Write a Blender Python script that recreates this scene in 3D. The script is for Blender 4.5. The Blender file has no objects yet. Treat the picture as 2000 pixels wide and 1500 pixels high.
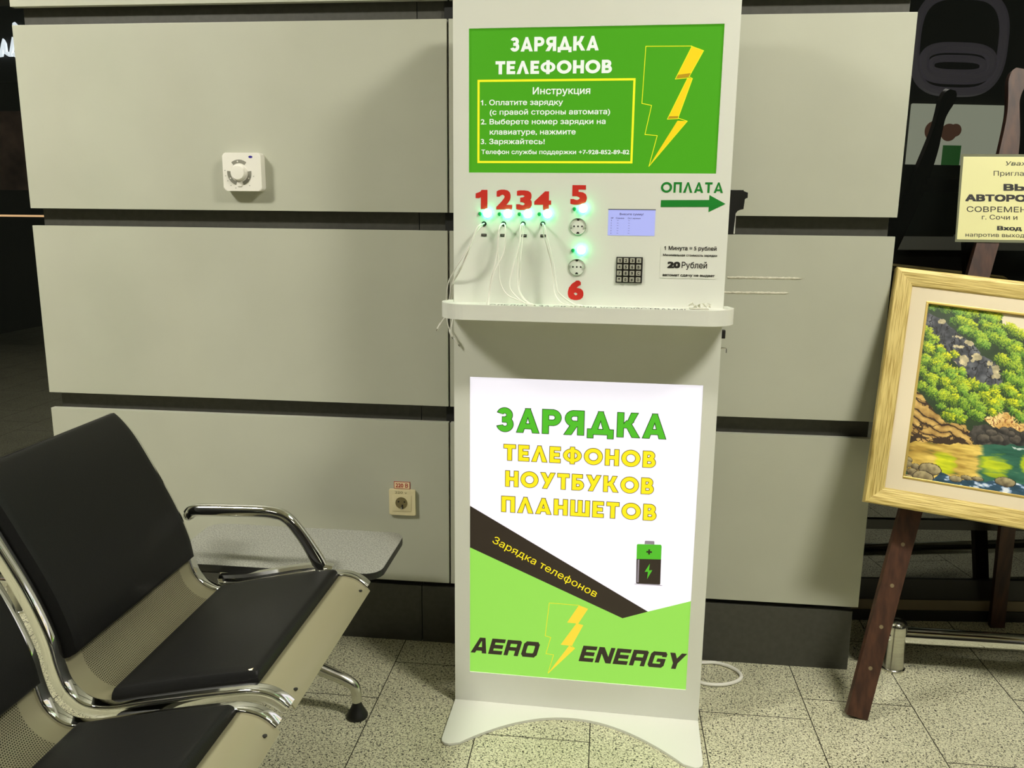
import bpy, bmesh, math, random
import numpy as np
from mathutils import Matrix, Vector

# ------------------------------------------------------------------ camera, world, light, exposure
sc = bpy.context.scene
COL = sc.collection
cam_d = bpy.data.cameras.new('camera')
cam_d.sensor_width = 36.0
cam_d.lens = 29.52
cam_d.clip_start = 0.02
cam = bpy.data.objects.new('camera', cam_d)
COL.objects.link(cam)
yaw, pitch, roll = -0.11106681781508008, -0.20175006412611848, 0.010630567777857456
fw = Vector((math.sin(yaw) * math.cos(pitch), math.cos(yaw) * math.cos(pitch), math.sin(pitch)))
rt = Vector((math.cos(yaw), -math.sin(yaw), 0))
up = rt.cross(fw)
r2 = rt * math.cos(roll) + up * math.sin(roll)
u2 = -rt * math.sin(roll) + up * math.cos(roll)
cam.matrix_world = Matrix(((r2.x, u2.x, -fw.x, 0.0), (r2.y, u2.y, -fw.y, -2.415), (r2.z, u2.z, -fw.z, 1.3466), (0, 0, 0, 1)))
sc.camera = cam

wd = bpy.data.worlds.new('world')
sc.world = wd
wd.use_nodes = True
wd.node_tree.nodes['Background'].inputs[0].default_value = (0.02, 0.02, 0.018, 1)
wd.node_tree.nodes['Background'].inputs[1].default_value = 0.3

sc.view_settings.view_transform = 'Standard'
sc.view_settings.look = 'None'
sc.view_settings.gamma = 1.0
sc.view_settings.exposure = 0.0
sc.view_settings.use_curve_mapping = False

CEIL_Z = 3.3
LAMP_STRENGTH = (150.0, 142.0, 12.0, 12.0)
LAMP_COLOR = (1.0, 0.970, 0.865)
LAMPS = [(-2.45, -1.7), (1.5, -1.7), (-2.3, -5.0), (2.3, -5.0)]      # recessed ceiling panels of the hall; rear pair added for soft fill
LAMP_SIZE = (0.75, 0.32)

# ------------------------------------------------------------------ helpers
XF = {}


def s2l(c):
    return tuple((v / 12.92 if v <= 0.04045 else ((v + 0.055) / 1.055) ** 2.4) for v in c)


def rgb(r, g, b):
    return s2l((r / 255.0, g / 255.0, b / 255.0))


class M:
    """collects polygons of one part"""

    def __init__(self):
        self.v = []
        self.f = []
        self.m = []
        self.sm = []
        self.uv = {}

    def add(self, vs, fs, mat=0, smooth=False):
        o = len(self.v)
        self.v += [tuple(map(float, p)) for p in vs]
        for f in fs:
            self.f.append([o + i for i in f])
            self.m.append(mat)
            self.sm.append(smooth)
        return o

    def box(self, x0, x1, y0, y1, z0, z1, mat=0, bev=0.0):
        bm = bmesh.new()
        bmesh.ops.create_cube(bm, size=1.0)
        for v in bm.verts:
            v.co = Vector(((x0 + x1) / 2 + v.co.x * (x1 - x0), (y0 + y1) / 2 + v.co.y * (y1 - y0), (z0 + z1) / 2 + v.co.z * (z1 - z0)))
        if bev > 0:
            bmesh.ops.bevel(bm, geom=bm.edges[:], offset=bev, segments=2, profile=0.6, affect='EDGES')
        self.from_bm(bm, mat)

    def from_bm(self, bm, mat=0, smooth=False):
        bm.verts.index_update()
        self.add([v.co[:] for v in bm.verts], [[v.index for v in f.verts] for f in bm.faces], mat, smooth)
        bm.free()

    def prism(self, poly, fn, d0, d1, mat=0, bev=0.0, smooth=False):
        """poly in 2d, fn(p, d) -> 3d point"""
        bm = bmesh.new()
        a = [bm.verts.new(fn(p, d0)) for p in poly]
        b = [bm.verts.new(fn(p, d1)) for p in poly]
        n = len(poly)
        fa = bm.faces.new(a)
        fb = bm.faces.new(b[::-1])
        for i in range(n):
            bm.faces.new([a[i], b[i], b[(i + 1) % n], a[(i + 1) % n]])
        if bev > 0:
            ed = list(set(list(fa.edges) + list(fb.edges)))
            bmesh.ops.bevel(bm, geom=ed, offset=bev, segments=2, profile=0.6, affect='EDGES')
        bmesh.ops.recalc_face_normals(bm, faces=bm.faces[:])
        self.from_bm(bm, mat, smooth)

    def tube(self, pts, r, n=10, mat=0, caps=True, flat=1.0):
        pts = [Vector(p) for p in pts]
        rr = r if isinstance(r, (list, tuple)) else [r] * len(pts)
        vs, fs = [], []
        prev = None
        for i, p in enumerate(pts):
            t = (pts[min(i + 1, len(pts) - 1)] - pts[max(i - 1, 0)]).normalized()
            if prev is None:
                a = Vector((0, 0, 1)) if abs(t.z) < 0.9 else Vector((1, 0, 0))
                u = t.cross(a).normalized()
            else:
                u = (prev - t * prev.dot(t)).normalized()
            prev = u
            w = t.cross(u)
            for k in range(n):
                an = 2 * math.pi * k / n
                vs.append(p + u * math.cos(an) * rr[i] + w * math.sin(an) * rr[i] * flat)
        for i in range(len(pts) - 1):
            for k in range(n):
                k2 = (k + 1) % n
                fs.append([i * n + k, i * n + k2, (i + 1) * n + k2, (i + 1) * n + k])
        if caps:
            fs.append(list(range(n))[::-1])
            fs.append([(len(pts) - 1) * n + k for k in range(n)])
        self.add(vs, fs, mat, True)

    def lathe(self, prof, c=(0, 0, 0), axis='z', n=28, mat=0):
        vs, fs = [], []
        for r, h in prof:
            for k in range(n):
                a = 2 * math.pi * k / n
                p = (r * math.cos(a), r * math.sin(a), h)
                if axis == 'y':
                    p = (p[0], p[2], p[1])
                if axis == 'x':
                    p = (p[2], p[0], p[1])
                vs.append((c[0] + p[0], c[1] + p[1], c[2] + p[2]))
        for i in range(len(prof) - 1):
            for k in range(n):
                k2 = (k + 1) % n
                fs.append([i * n + k, i * n + k2, (i + 1) * n + k2, (i + 1) * n + k])
        if prof[0][0] > 1e-6:
            fs.append(list(range(n))[::-1])
        if prof[-1][0] > 1e-6:
            fs.append([(len(prof) - 1) * n + k for k in range(n)])
        self.add(vs, fs, mat, True)

    def sweep(self, sec, path, frames, mat=0, smooth=True, caps=True):
        """sec: closed 2d section, path: points, frames: (a,b) axis pairs"""
        n = len(sec)
        vs, fs = [], []
        for p, (a, b) in zip(path, frames):
            for s in sec:
                vs.append(Vector(p) + a * s[0] + b * s[1])
        for i in range(len(path) - 1):
            for k in range(n):
                k2 = (k + 1) % n
                fs.append([i * n + k, i * n + k2, (i + 1) * n + k2, (i + 1) * n + k])
        if caps:
            fs.append(list(range(n))[::-1])
            fs.append([(len(path) - 1) * n + k for k in range(n)])
        self.add(vs, fs, mat, smooth)


def obj(name, mb, mats, parent=None, world=True, fix=True):
    me = bpy.data.meshes.new(name)
    vs = mb.v
    xf = Matrix.Identity(4)
    if parent is not None:
        xf = XF[parent.name]
        if world:
            inv = xf.inverted()
            vs = [tuple(inv @ Vector(p)) for p in vs]
    me.from_pydata(vs, [], mb.f)
    if not isinstance(mats, (list, tuple)):
        mats = [mats]
    for m in mats:
        me.materials.append(m)
    me.polygons.foreach_set('material_index', mb.m)
    me.polygons.foreach_set('use_smooth', mb.sm)
    if fix:
        bm = bmesh.new()
        bm.from_mesh(me)
        bmesh.ops.recalc_face_normals(bm, faces=bm.faces[:])
        bm.to_mesh(me)
        bm.free()
    me.update()
    if any(mb.sm):
        me.set_sharp_from_angle(angle=math.radians(42))
    o = bpy.data.objects.new(name, me)
    COL.objects.link(o)
    if parent is not None:
        o.parent = parent
    XF[o.name] = xf
    return o


def empty(name, label, cat, mat=None, group=None):
    o = bpy.data.objects.new(name, None)
    o.empty_display_size = 0.05
    COL.objects.link(o)
    m = mat if mat is not None else Matrix.Identity(4)
    o.matrix_world = m
    XF[o.name] = m.copy()
    tag(o, label, cat, group)
    return o


def tag(o, label=None, cat=None, group=None, kind=None):
    if label:
        o['label'] = label
    if cat:
        o['category'] = cat
    if group:
        o['group'] = group
    if kind:
        o['kind'] = kind
    return o


def struct(o):
    o['kind'] = 'structure'
    return o


# ------------------------------------------------------------------ materials
def mat(name, col, rough=0.5, metal=0.0, spec=0.5, emit=None, estr=0.0, ior=None, coat=0.0):
    m = bpy.data.materials.new(name)
    m.use_nodes = True
    b = m.node_tree.nodes['Principled BSDF']
    b.inputs['Base Color'].default_value = (*col, 1)
    b.inputs['Roughness'].default_value = rough
    b.inputs['Metallic'].default_value = metal
    b.inputs['Specular IOR Level'].default_value = spec
    if ior:
        b.inputs['IOR'].default_value = ior
    if coat:
        b.inputs['Coat Weight'].default_value = coat
        b.inputs['Coat Roughness'].default_value = 0.05
    if emit:
        b.inputs['Emission Color'].default_value = (*emit, 1)
        b.inputs['Emission Strength'].default_value = estr
    return m


def nodes(m):
    return m.node_tree.nodes, m.node_tree.links, m.node_tree.nodes['Principled BSDF']


def N(nt, typ, **kw):
    n = nt.nodes.new(typ)
    for k, v in kw.items():
        setattr(n, k, v)
    return n


def noise_mat(name, c0, c1, scale=(20, 20, 20), rough=0.5, metal=0.0, detail=4, lo=0.35, hi=0.65, bump=0.0, coord='Object', **kw):
    m = mat(name, c0, rough, metal, **kw)
    nt = m.node_tree
    b = nt.nodes['Principled BSDF']
    tc = N(nt, 'ShaderNodeTexCoord')
    mp = N(nt, 'ShaderNodeMapping')
    mp.inputs['Scale'].default_value = scale
    nz = N(nt, 'ShaderNodeTexNoise')
    nz.inputs['Scale'].default_value = 1.0
    nz.inputs['Detail'].default_value = detail
    cr = N(nt, 'ShaderNodeValToRGB')
    cr.color_ramp.elements[0].position = lo
    cr.color_ramp.elements[1].position = hi
    cr.color_ramp.elements[0].color = (*c0, 1)
    cr.color_ramp.elements[1].color = (*c1, 1)
    nt.links.new(tc.outputs[coord], mp.inputs['Vector'])
    nt.links.new(mp.outputs['Vector'], nz.inputs['Vector'])
    nt.links.new(nz.outputs['Fac'], cr.inputs['Fac'])
    nt.links.new(cr.outputs['Color'], b.inputs['Base Color'])
    if bump:
        bp = N(nt, 'ShaderNodeBump')
        bp.inputs['Strength'].default_value = bump
        bp.inputs['Distance'].default_value = 0.002
        nt.links.new(nz.outputs['Fac'], bp.inputs['Height'])
        nt.links.new(bp.outputs['Normal'], b.inputs['Normal'])
    return m


def backlit(name, col, estr, rough=0.35):
    """printed film on a lightbox: its print colour glows evenly"""
    return mat(name, tuple(c * 0.35 for c in col), rough, emit=col, estr=estr)


def brushed(name, c0, c1, scale, rough, metal, aniso_bump=0.15):
    return noise_mat(name, c0, c1, scale, rough, metal, detail=3, bump=aniso_bump)


def floor_mat():
    m = mat('terrazzo', (0.6, 0.6, 0.45), 0.32)
    nt = m.node_tree
    b = nt.nodes['Principled BSDF']
    tc = N(nt, 'ShaderNodeTexCoord')
    big = N(nt, 'ShaderNodeTexNoise')
    big.inputs['Scale'].default_value = 5.0
    big.inputs['Detail'].default_value = 3
    nt.links.new(tc.outputs['Object'], big.inputs['Vector'])
    basec = N(nt, 'ShaderNodeValToRGB')
    basec.color_ramp.elements[0].color = (*rgb(206, 204, 174), 1)
    basec.color_ramp.elements[1].color = (*rgb(220, 218, 188), 1)
    basec.color_ramp.elements[0].position = 0.35
    basec.color_ramp.elements[1].position = 0.65
    nt.links.new(big.outputs['Fac'], basec.inputs['Fac'])
    # dark chips: small, stretched, irregular
    n1 = N(nt, 'ShaderNodeTexNoise')
    n1.inputs['Scale'].default_value = 235.0
    n1.inputs['Detail'].default_value = 1.5
    n1.inputs['Distortion'].default_value = 0.9
    nt.links.new(tc.outputs['Object'], n1.inputs['Vector'])
    r1 = N(nt, 'ShaderNodeValToRGB')
    r1.color_ramp.elements[0].position = 0.405
    r1.color_ramp.elements[1].position = 0.435
    r1.color_ramp.elements[0].color = (1, 1, 1, 1)
    r1.color_ramp.elements[1].color = (0, 0, 0, 1)
    nt.links.new(n1.outputs['Fac'], r1.inputs['Fac'])
    n2 = N(nt, 'ShaderNodeTexNoise')
    n2.inputs['Scale'].default_value = 170.0
    n2.inputs['Detail'].default_value = 2
    nt.links.new(tc.outputs['Object'], n2.inputs['Vector'])
    r2 = N(nt, 'ShaderNodeValToRGB')
    r2.color_ramp.elements[0].position = 0.40
    r2.color_ramp.elements[1].position = 0.52
    r2.color_ramp.elements[0].color = (*rgb(140, 136, 104), 1)
    r2.color_ramp.elements[1].color = (1, 1, 1, 1)
    nt.links.new(n2.outputs['Fac'], r2.inputs['Fac'])
    mul = N(nt, 'ShaderNodeMix', data_type='RGBA', blend_type='MULTIPLY')
    mul.inputs['Factor'].default_value = 0.45
    nt.links.new(basec.outputs['Color'], mul.inputs['A'])
    nt.links.new(r2.outputs['Color'], mul.inputs['B'])
    mx = N(nt, 'ShaderNodeMix', data_type='RGBA')
    nt.links.new(r1.outputs['Color'], mx.inputs['Factor'])
    nt.links.new(mul.outputs['Result'], mx.inputs['A'])
    mx.inputs['B'].default_value = (*rgb(36, 34, 24), 1)
    nt.links.new(mx.outputs['Result'], b.inputs['Base Color'])
    return m


def perforated_mat():
    """painted steel sheet with a field of small round holes (partly see-through, shade inside painted dark)"""
    m = mat('perforated_steel', rgb(154, 149, 120), 0.42, 0.25)
    nt = m.node_tree
    b = nt.nodes['Principled BSDF']
    out = nt.nodes['Material Output']
    uv = N(nt, 'ShaderNodeUVMap')
    sep = N(nt, 'ShaderNodeSeparateXYZ')
    nt.links.new(uv.outputs['UV'], sep.inputs[0])

    def math_(op, a, bb=None):
        n = N(nt, 'ShaderNodeMath', operation=op)
        for i, x in enumerate((a, bb)):
            if x is None:
                continue
            if isinstance(x, (int, float)):
                n.inputs[i].default_value = x
            else:
                nt.links.new(x, n.inputs[i])
        return n.outputs[0]

    P = 0.0052
    row = math_('DIVIDE', sep.outputs[0], P * 0.866)
    rowi = math_('FLOOR', row)
    odd = math_('MULTIPLY', math_('MODULO', rowi, 2.0), 0.5)
    colf = math_('ADD', math_('DIVIDE', sep.outputs[1], P), odd)
    dx = math_('MULTIPLY', math_('SUBTRACT', math_('FRACT', colf), 0.5), P)
    dy = math_('MULTIPLY', math_('SUBTRACT', math_('FRACT', row), 0.5), P * 0.866)
    d2 = math_('ADD', math_('MULTIPLY', dx, dx), math_('MULTIPLY', dy, dy))
    hole = math_('LESS_THAN', d2, 0.00155 ** 2)
    # holes stop short of the rails and of the front lip
    inn = math_('LESS_THAN', math_('ABSOLUTE', math_('SUBTRACT', sep.outputs[1], 0.27)), 0.205)
    frt = math_('LESS_THAN', sep.outputs[0], 0.77)
    hole = math_('MULTIPLY', math_('MULTIPLY', hole, inn), frt)
    tr0 = N(nt, 'ShaderNodeBsdfTransparent')
    bore_shade = N(nt, 'ShaderNodeBsdfDiffuse')
    bore_shade.inputs['Color'].default_value = (0.02, 0.02, 0.015, 1)      # shade in the bore of each hole, painted near black
    tr_ = N(nt, 'ShaderNodeMixShader')
    tr_.inputs[0].default_value = 0.25
    nt.links.new(bore_shade.outputs[0], tr_.inputs[1])
    nt.links.new(tr0.outputs[0], tr_.inputs[2])
    mx = N(nt, 'ShaderNodeMixShader')
    nt.links.new(hole, mx.inputs[0])
    nt.links.new(b.outputs[0], mx.inputs[1])
    nt.links.new(tr_.outputs[0], mx.inputs[2])
    nt.links.new(mx.outputs[0], out.inputs['Surface'])
    return m


def canvas_mat():
    m = mat('oil_paint', (0.5, 0.5, 0.5), 0.42)
    nt = m.node_tree
    at = N(nt, 'ShaderNodeAttribute', attribute_name='paint')
    nt.links.new(at.outputs['Color'], nt.nodes['Principled BSDF'].inputs['Base Color'])
    return m


MT = {}
MT['panel'] = noise_mat('wall_laminate', rgb(184, 185, 168), rgb(190, 191, 174), (3, 3, 3), 0.38)
MT['dark'] = noise_mat('wall_dark_metal', rgb(66, 65, 58), rgb(72, 71, 64), (60, 60, 60), 0.5)
MT['black'] = mat('black_gap', (0.006, 0.006, 0.005), 0.7)
MT['white'] = mat('kiosk_white', rgb(222, 223, 213), 0.32)
MT['floor'] = floor_mat()
MT['grout'] = mat('grout', rgb(44, 40, 26), 0.8)
MT['ceil'] = mat('ceiling_white', rgb(205, 202, 188), 0.8)
MT['hall'] = noise_mat('hall_dark', rgb(44, 42, 38), rgb(58, 54, 46), (2, 2, 2), 0.6)
MT['glass'] = mat('dark_window_glass', (0.006, 0.007, 0.006), 0.0, spec=0.5, ior=1.95)
MT['frame_dark'] = mat('window_frame_dark', rgb(34, 30, 24), 0.35)
MT['frame_tan'] = mat('window_sill_tan', rgb(120, 106, 78), 0.5)
MT['chrome'] = mat('chrome', (0.80, 0.80, 0.77), 0.06, 1.0)
MT['satin'] = noise_mat('satin_aluminium', (0.60, 0.59, 0.54), (0.68, 0.67, 0.61), (30, 30, 30), 0.22, 1.0)
MT['steel'] = noise_mat('brushed_steel', (0.60, 0.59, 0.53), (0.75, 0.74, 0.66), (4, 4, 120), 0.2, 1.0)
MT['leather'] = noise_mat('black_leatherette', rgb(15, 15, 14), rgb(19, 19, 18), (420, 420, 420), 0.5, detail=2, bump=0.12, spec=0.28)
MT['perf'] = perforated_mat()
MT['shell'] = mat('painted_steel', rgb(154, 149, 120), 0.42, 0.25)
MT['rubber'] = mat('black_rubber', rgb(22, 22, 20), 0.4)
MT['tabletop'] = noise_mat('speckled_laminate', rgb(118, 119, 112), rgb(168, 168, 158), (260, 260, 260), 0.3, detail=3, lo=0.38, hi=0.62)
MT['cable'] = mat('white_cable', rgb(232, 230, 220), 0.4)
MT['plastic'] = mat('white_plastic', rgb(238, 235, 225), 0.35)
MT['greyplastic'] = mat('grey_plastic', rgb(140, 138, 126), 0.45)
MT['keycap'] = mat('key_silver', rgb(186, 184, 168), 0.35, 0.3)
MT['socketgrey'] = mat('socket_grey', rgb(178, 182, 168), 0.45)
MT['cream'] = mat('cream_plastic', rgb(226, 214, 172), 0.35)
MT['ink'] = mat('black_ink', rgb(24, 20, 14), 0.6)
MT['red'] = mat('red_print', rgb(204, 38, 28), 0.5)
MT['greenprint'] = mat('green_print', rgb(10, 124, 34), 0.5)
MT['greendot'] = mat('green_button', rgb(20, 150, 80), 0.4)
MT['led'] = mat('led_green', (0.2, 0.9, 0.45), 0.3, emit=(0.055, 1.0, 0.34), estr=22.0)
MT['sign_green'] = backlit('sign_green', rgb(80, 174, 30), 0.60)
MT['sign_white'] = backlit('sign_white', rgb(240, 244, 232), 0.75)
MT['sign_yellow'] = backlit('sign_yellow', rgb(238, 236, 40), 0.8)
MT['sign_gold'] = backlit('sign_gold', rgb(240, 208, 30), 0.8)
MT['sign_brown'] = backlit('sign_brown', rgb(190, 150, 30), 0.7)
MT['post_white'] = backlit('poster_white', rgb(248, 244, 252), 0.88)
MT['post_green'] = backlit('poster_green', rgb(150, 222, 86), 0.80)
MT['post_head'] = backlit('poster_headline', rgb(84, 194, 44), 0.72)
MT['post_yellow'] = backlit('poster_yellow', rgb(252, 228, 28), 0.86)
MT['post_gold'] = backlit('poster_gold', rgb(255, 214, 60), 0.85)
MT['post_black'] = backlit('poster_black', rgb(50, 40, 32), 0.7)
MT['post_line'] = backlit('poster_outline', rgb(72, 66, 16), 0.6)
MT['post_dkgreen'] = backlit('poster_dark_green', rgb(30, 84, 20), 0.6)
MT['post_grey'] = backlit('poster_grey', rgb(150, 140, 150), 0.7)
MT['lcd'] = backlit('lcd_blue', rgb(172, 178, 240), 0.80)
MT['lcd_ink'] = backlit('lcd_ink', rgb(70, 62, 110), 0.5)
MT['wood'] = noise_mat('easel_wood', rgb(50, 27, 16), rgb(76, 46, 30), (60, 60, 4), 0.5, detail=4, bump=0.05)
MT['gold_v'] = noise_mat('gold_frame_upright', rgb(168, 142, 70), rgb(220, 198, 124), (420, 60, 12), 0.4, 0.15, detail=4, lo=0.36, hi=0.56, bump=0.35)
MT['gold_h'] = noise_mat('gold_frame_rail', rgb(168, 142, 70), rgb(220, 198, 124), (12, 60, 420), 0.4, 0.15, detail=4, lo=0.36, hi=0.56, bump=0.35)
MT['matboard'] = mat('mat_board', rgb(222, 208, 178), 0.8)
MT['liner'] = mat('gilt_liner', rgb(208, 180, 100), 0.3, 0.5)
MT['paper'] = mat('yellow_paper', rgb(224, 220, 158), 0.5, coat=0.4)
MT['film'] = mat('laminate_film', rgb(120, 122, 100), 0.1)
MT['tape'] = mat('clear_tape', rgb(224, 222, 206), 0.12)
MT['residue'] = noise_mat('adhesive_residue', rgb(196, 192, 172), rgb(222, 218, 200), (90, 90, 90), 0.7, bump=0.4)
MT['stickerred'] = mat('sticker_red', rgb(168, 40, 24), 0.5)
MT['stickerpaper'] = mat('sticker_paper', rgb(240, 220, 180), 0.5)
MT['blue'] = mat('logo_blue', rgb(40, 24, 140), 0.4)
MT['handink_wellshade'] = mat('pencil_mark_well_shade', rgb(120, 108, 70), 0.7)  # handwriting, and the painted shade of the socket well

# ------------------------------------------------------------------ lettering
_textcache = {}


def grow(poly, e):
    if e == 0:
        return poly
    n = len(poly)
    ar = sum(poly[i][0] * poly[(i + 1) % n][1] - poly[(i + 1) % n][0] * poly[i][1] for i in range(n))
    sg = 1 if ar > 0 else -1
    out = []
    for i in range(n):
        p0, p1, p2 = poly[i - 1], poly[i], poly[(i + 1) % n]
        d1 = Vector((p1[0] - p0[0], p1[1] - p0[1])).normalized()
        d2 = Vector((p2[0] - p1[0], p2[1] - p1[1])).normalized()
        n1 = Vector((d1.y, -d1.x)) * sg
        n2 = Vector((d2.y, -d2.x)) * sg
        b = (n1 + n2)
        k = max(0.35, 1 + n1.dot(n2))
        out.append((p1[0] + b.x * e / k, p1[1] + b.y * e / k))
    return out




def text_mesh(body, bold=0.0, rows=48):
    key = (body, bold, rows)
    if key in _textcache:
        return _textcache[key]
    c = bpy.data.curves.new('lettering', 'FONT')
    c.body = body
    c.size = 1.0
    c.resolution_u = 3
    o = bpy.data.objects.new('lettering_tmp', c)
    COL.objects.link(o)
    c.fill_mode = 'NONE'
    bpy.context.view_layer.update()
    dg = bpy.context.evaluated_depsgraph_get()
    me = bpy.data.meshes.new_from_object(o.evaluated_get(dg))
    nb = {}
    for e in me.edges:
        a, b = e.vertices
        nb.setdefault(a, []).append(b)
        nb.setdefault(b, []).append(a)
    loops, seen = [], set()
    for v0 in sorted(nb):
        if v0 in seen:
            continue
        lp, cur = [], v0
        while cur not in seen:
            seen.add(cur)
            lp.append((me.vertices[cur].co.x, me.vertices[cur].co.y))
            nx = [k for k in nb[cur] if k not in seen]
            if not nx:
                break
            cur = min(nx) if len(lp) == 1 else nx[0]
        if len(lp) > 2:
            ys = [p[1] for p in lp]
            xs = [p[0] for p in lp]
            if len(lp) == 4 and abs(max(ys) - .682) < .003 and min(ys) < .003 and max(xs) - min(xs) < .11:   # give the figure one its flag
                x, e = min(xs), max(xs)
                lp = [(x, 0), (x, .53), (x - .15, .44), (x - .15, .54), (x - .02, .61), (x + .02, .682), (e, .682), (e, 0)]
            loops.append(lp)
    # fill by thin horizontal strips with the non-zero rule, thickened by `bold`
    edges = [(q[k - 1], q[k]) for q in loops for k in range(len(q)) if q[k - 1][1] != q[k][1]]
    ylo = min(p[1] for q in loops for p in q) - bold
    yhi = max(p[1] for q in loops for p in q) + bold
    n = max(8, int((yhi - ylo) * rows))
    dy = (yhi - ylo) / n

    def spans(y):
        xs = sorted((a[0] + (b[0] - a[0]) * (y - a[1]) / (b[1] - a[1]), 1 if b[1] > a[1] else -1) for a, b in edges if (a[1] > y) != (b[1] > y))
        out, w, st = [], 0, 0
        for x, d in xs:
            if w == 0:
                st = x
            w += d
            if w == 0 and x > st:
                out.append((st, x))
        return out

    vs, fs = [], []
    for r in range(n):
        y = ylo + dy * (r + .5)
        iv = []
        for k in ((0,) if bold <= 0 else (-1, -.5, 0, .5, 1)):
            iv += [(a - bold, b + bold) for a, b in spans(y + k * bold * .98)]
        iv.sort()
        mrg = []
        for a, b in iv:
            if mrg and a <= mrg[-1][1]:
                mrg[-1][1] = max(mrg[-1][1], b)
            else:
                mrg.append([a, b])
        for a, b in mrg:
            o_ = len(vs)
            vs += [(a, y - dy / 2), (b, y - dy / 2), (b, y + dy / 2), (a, y + dy / 2)]
            fs.append([o_, o_ + 1, o_ + 2, o_ + 3])
    bpy.data.objects.remove(o)
    bpy.data.curves.remove(c)
    bpy.data.meshes.remove(me)
    _textcache[key] = (vs, fs)
    return vs, fs


def put_text(mb, body, x0, x1, base, height, fn, d, bold=0.0, mat_i=0, shear=0.0, ang=0.0):
    """set a line so that it spans x0..x1 and a capital is `height` tall; fn(x, z, d) -> point"""
    vs, fs = text_mesh(body, bold, int(min(110, max(36, height / .00042))))
    xs = [p[0] for p in vs]
    a, b = min(xs), max(xs)
    cap = 0.729
    ca, sa = math.cos(ang), math.sin(ang)
    out = []
    for x, y in vs:
        zz = (y + bold) / (cap + 2 * bold) * height
        xx = (x - a) / (b - a) * (x1 - x0) + shear * zz
        out.append(fn(x0 + xx * ca - zz * sa, base + xx * sa + zz * ca, d))
    mb.add(out, fs, mat_i)


def A_(cx, cy, ri, ro, a0, a1, sx=1.0, sy=1.0):
    return ('arc', cx, cy, ri, ro, a0, a1, sx, sy)


def Q_(*p):
    return ('poly', list(p))


def R_(x0, x1, y0, y1):
    return Q_((x0, y0), (x1, y0), (x1, y1), (x0, y1))


GL = {
    'З': (0.64, [A_(.31, .71, .105, .29, -75, 150), A_(.32, .315, .125, .315, -155, 75), R_(.24, .42, .42, .60)]),
    'А': (0.84, [Q_((0, 0), (.21, 0), (.49, 1), (.35, 1)), Q_((.63, 0), (.84, 0), (.49, 1), (.35, 1)), R_(.17, .67, .17, .34)]),
    'Р': (0.70, [R_(0, .2, 0, 1), A_(.38, .68, .13, .32, -90, 90), R_(.15, .39, .81, 1), R_(.15, .39, .36, .55)]),
    'Я': (0.72, [R_(.52, .72, 0, 1), A_(.34, .68, .13, .32, 90, 270), R_(.33, .57, .81, 1), R_(.33, .57, .36, .55), Q_((0, 0), (.23, 0), (.48, .42), (.25, .42))]),
    'Д': (0.98, [Q_((.12, .16), (.33, .16), (.56, 1), (.42, 1)), Q_((.65, .16), (.86, .16), (.56, 1), (.42, 1)), R_(0, .98, .06, .24), R_(0, .18, -.1, .2), R_(.80, .98, -.1, .2)]),
    'К': (0.82, [R_(0, .2, 0, 1), Q_((.15, .40), (.36, .40), (.56, .62), (.34, .66)), Q_((.36, .55), (.56, .62), (.74, 1), (.53, 1)), Q_((.28, .58), (.46, .62), (.82, 0), (.58, 0))]),
    'Т': (0.66, [R_(0, .66, .8, 1), R_(.23, .43, 0, .9)]),
    'Е': (0.58, [R_(0, .2, 0, 1), R_(.1, .58, .81, 1), R_(.1, .52, .405, .595), R_(.1, .58, 0, .19)]),
    'Л': (0.84, [Q_((0, 0), (.22, 0), (.49, 1), (.35, 1)), Q_((.62, 0), (.84, 0), (.49, 1), (.35, 1))]),
    'Ф': (1.02, [A_(.51, .5, .5, 1.0, 0, 360, .0, .0)]),
    'О': (1.0, [A_(.5, .5, .305, .51, 0, 360)]),
    'Н': (0.74, [R_(0, .2, 0, 1), R_(.54, .74, 0, 1), R_(.1, .64, .405, .595)]),
    'В': (0.68, [R_(0, .2, 0, 1), A_(.36, .735, .08, .265, -90, 90), A_(.39, .29, .11, .29, -90, 90), R_(.1, .37, .815, 1), R_(.1, .40, .40, .58), R_(.1, .40, 0, .18)]),
    'У': (0.80, [Q_((.13, 0), (.34, 0), (.80, 1), (.59, 1)), Q_((0, 1), (.22, 1), (.50, .40), (.33, .30))]),
    'Б': (0.66, [R_(0, .2, 0, 1), R_(.1, .58, .81, 1), A_(.36, .305, .12, .305, -90, 90), R_(.1, .37, .425, .61), R_(.1, .37, 0, .185)]),
    'П': (0.74, [R_(0, .2, 0, 1), R_(.54, .74, 0, 1), R_(.1, .64, .81, 1)]),
    'Ш': (1.06, [R_(0, .2, 0, 1), R_(.43, .63, 0, 1), R_(.86, 1.06, 0, 1), R_(.1, .96, 0, .19)]),
}
def ring8(x0, x1, y0, y1, t, c):
    o = [(x0 + c, y0), (x1 - c, y0), (x1, y0 + c), (x1, y1 - c), (x1 - c, y1), (x0 + c, y1), (x0, y1 - c), (x0, y0 + c)]
    k = c * .45
    i = [(x0 + t + k, y0 + t * .8), (x1 - t - k, y0 + t * .8), (x1 - t, y0 + t * .8 + k), (x1 - t, y1 - t * .8 - k), (x1 - t - k, y1 - t * .8), (x0 + t + k, y1 - t * .8), (x0 + t, y1 - t * .8 - k), (x0 + t, y0 + t * .8 + k)]
    return [Q_(o[j], o[(j + 1) % 8], i[(j + 1) % 8], i[j]) for j in range(8)]


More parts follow.
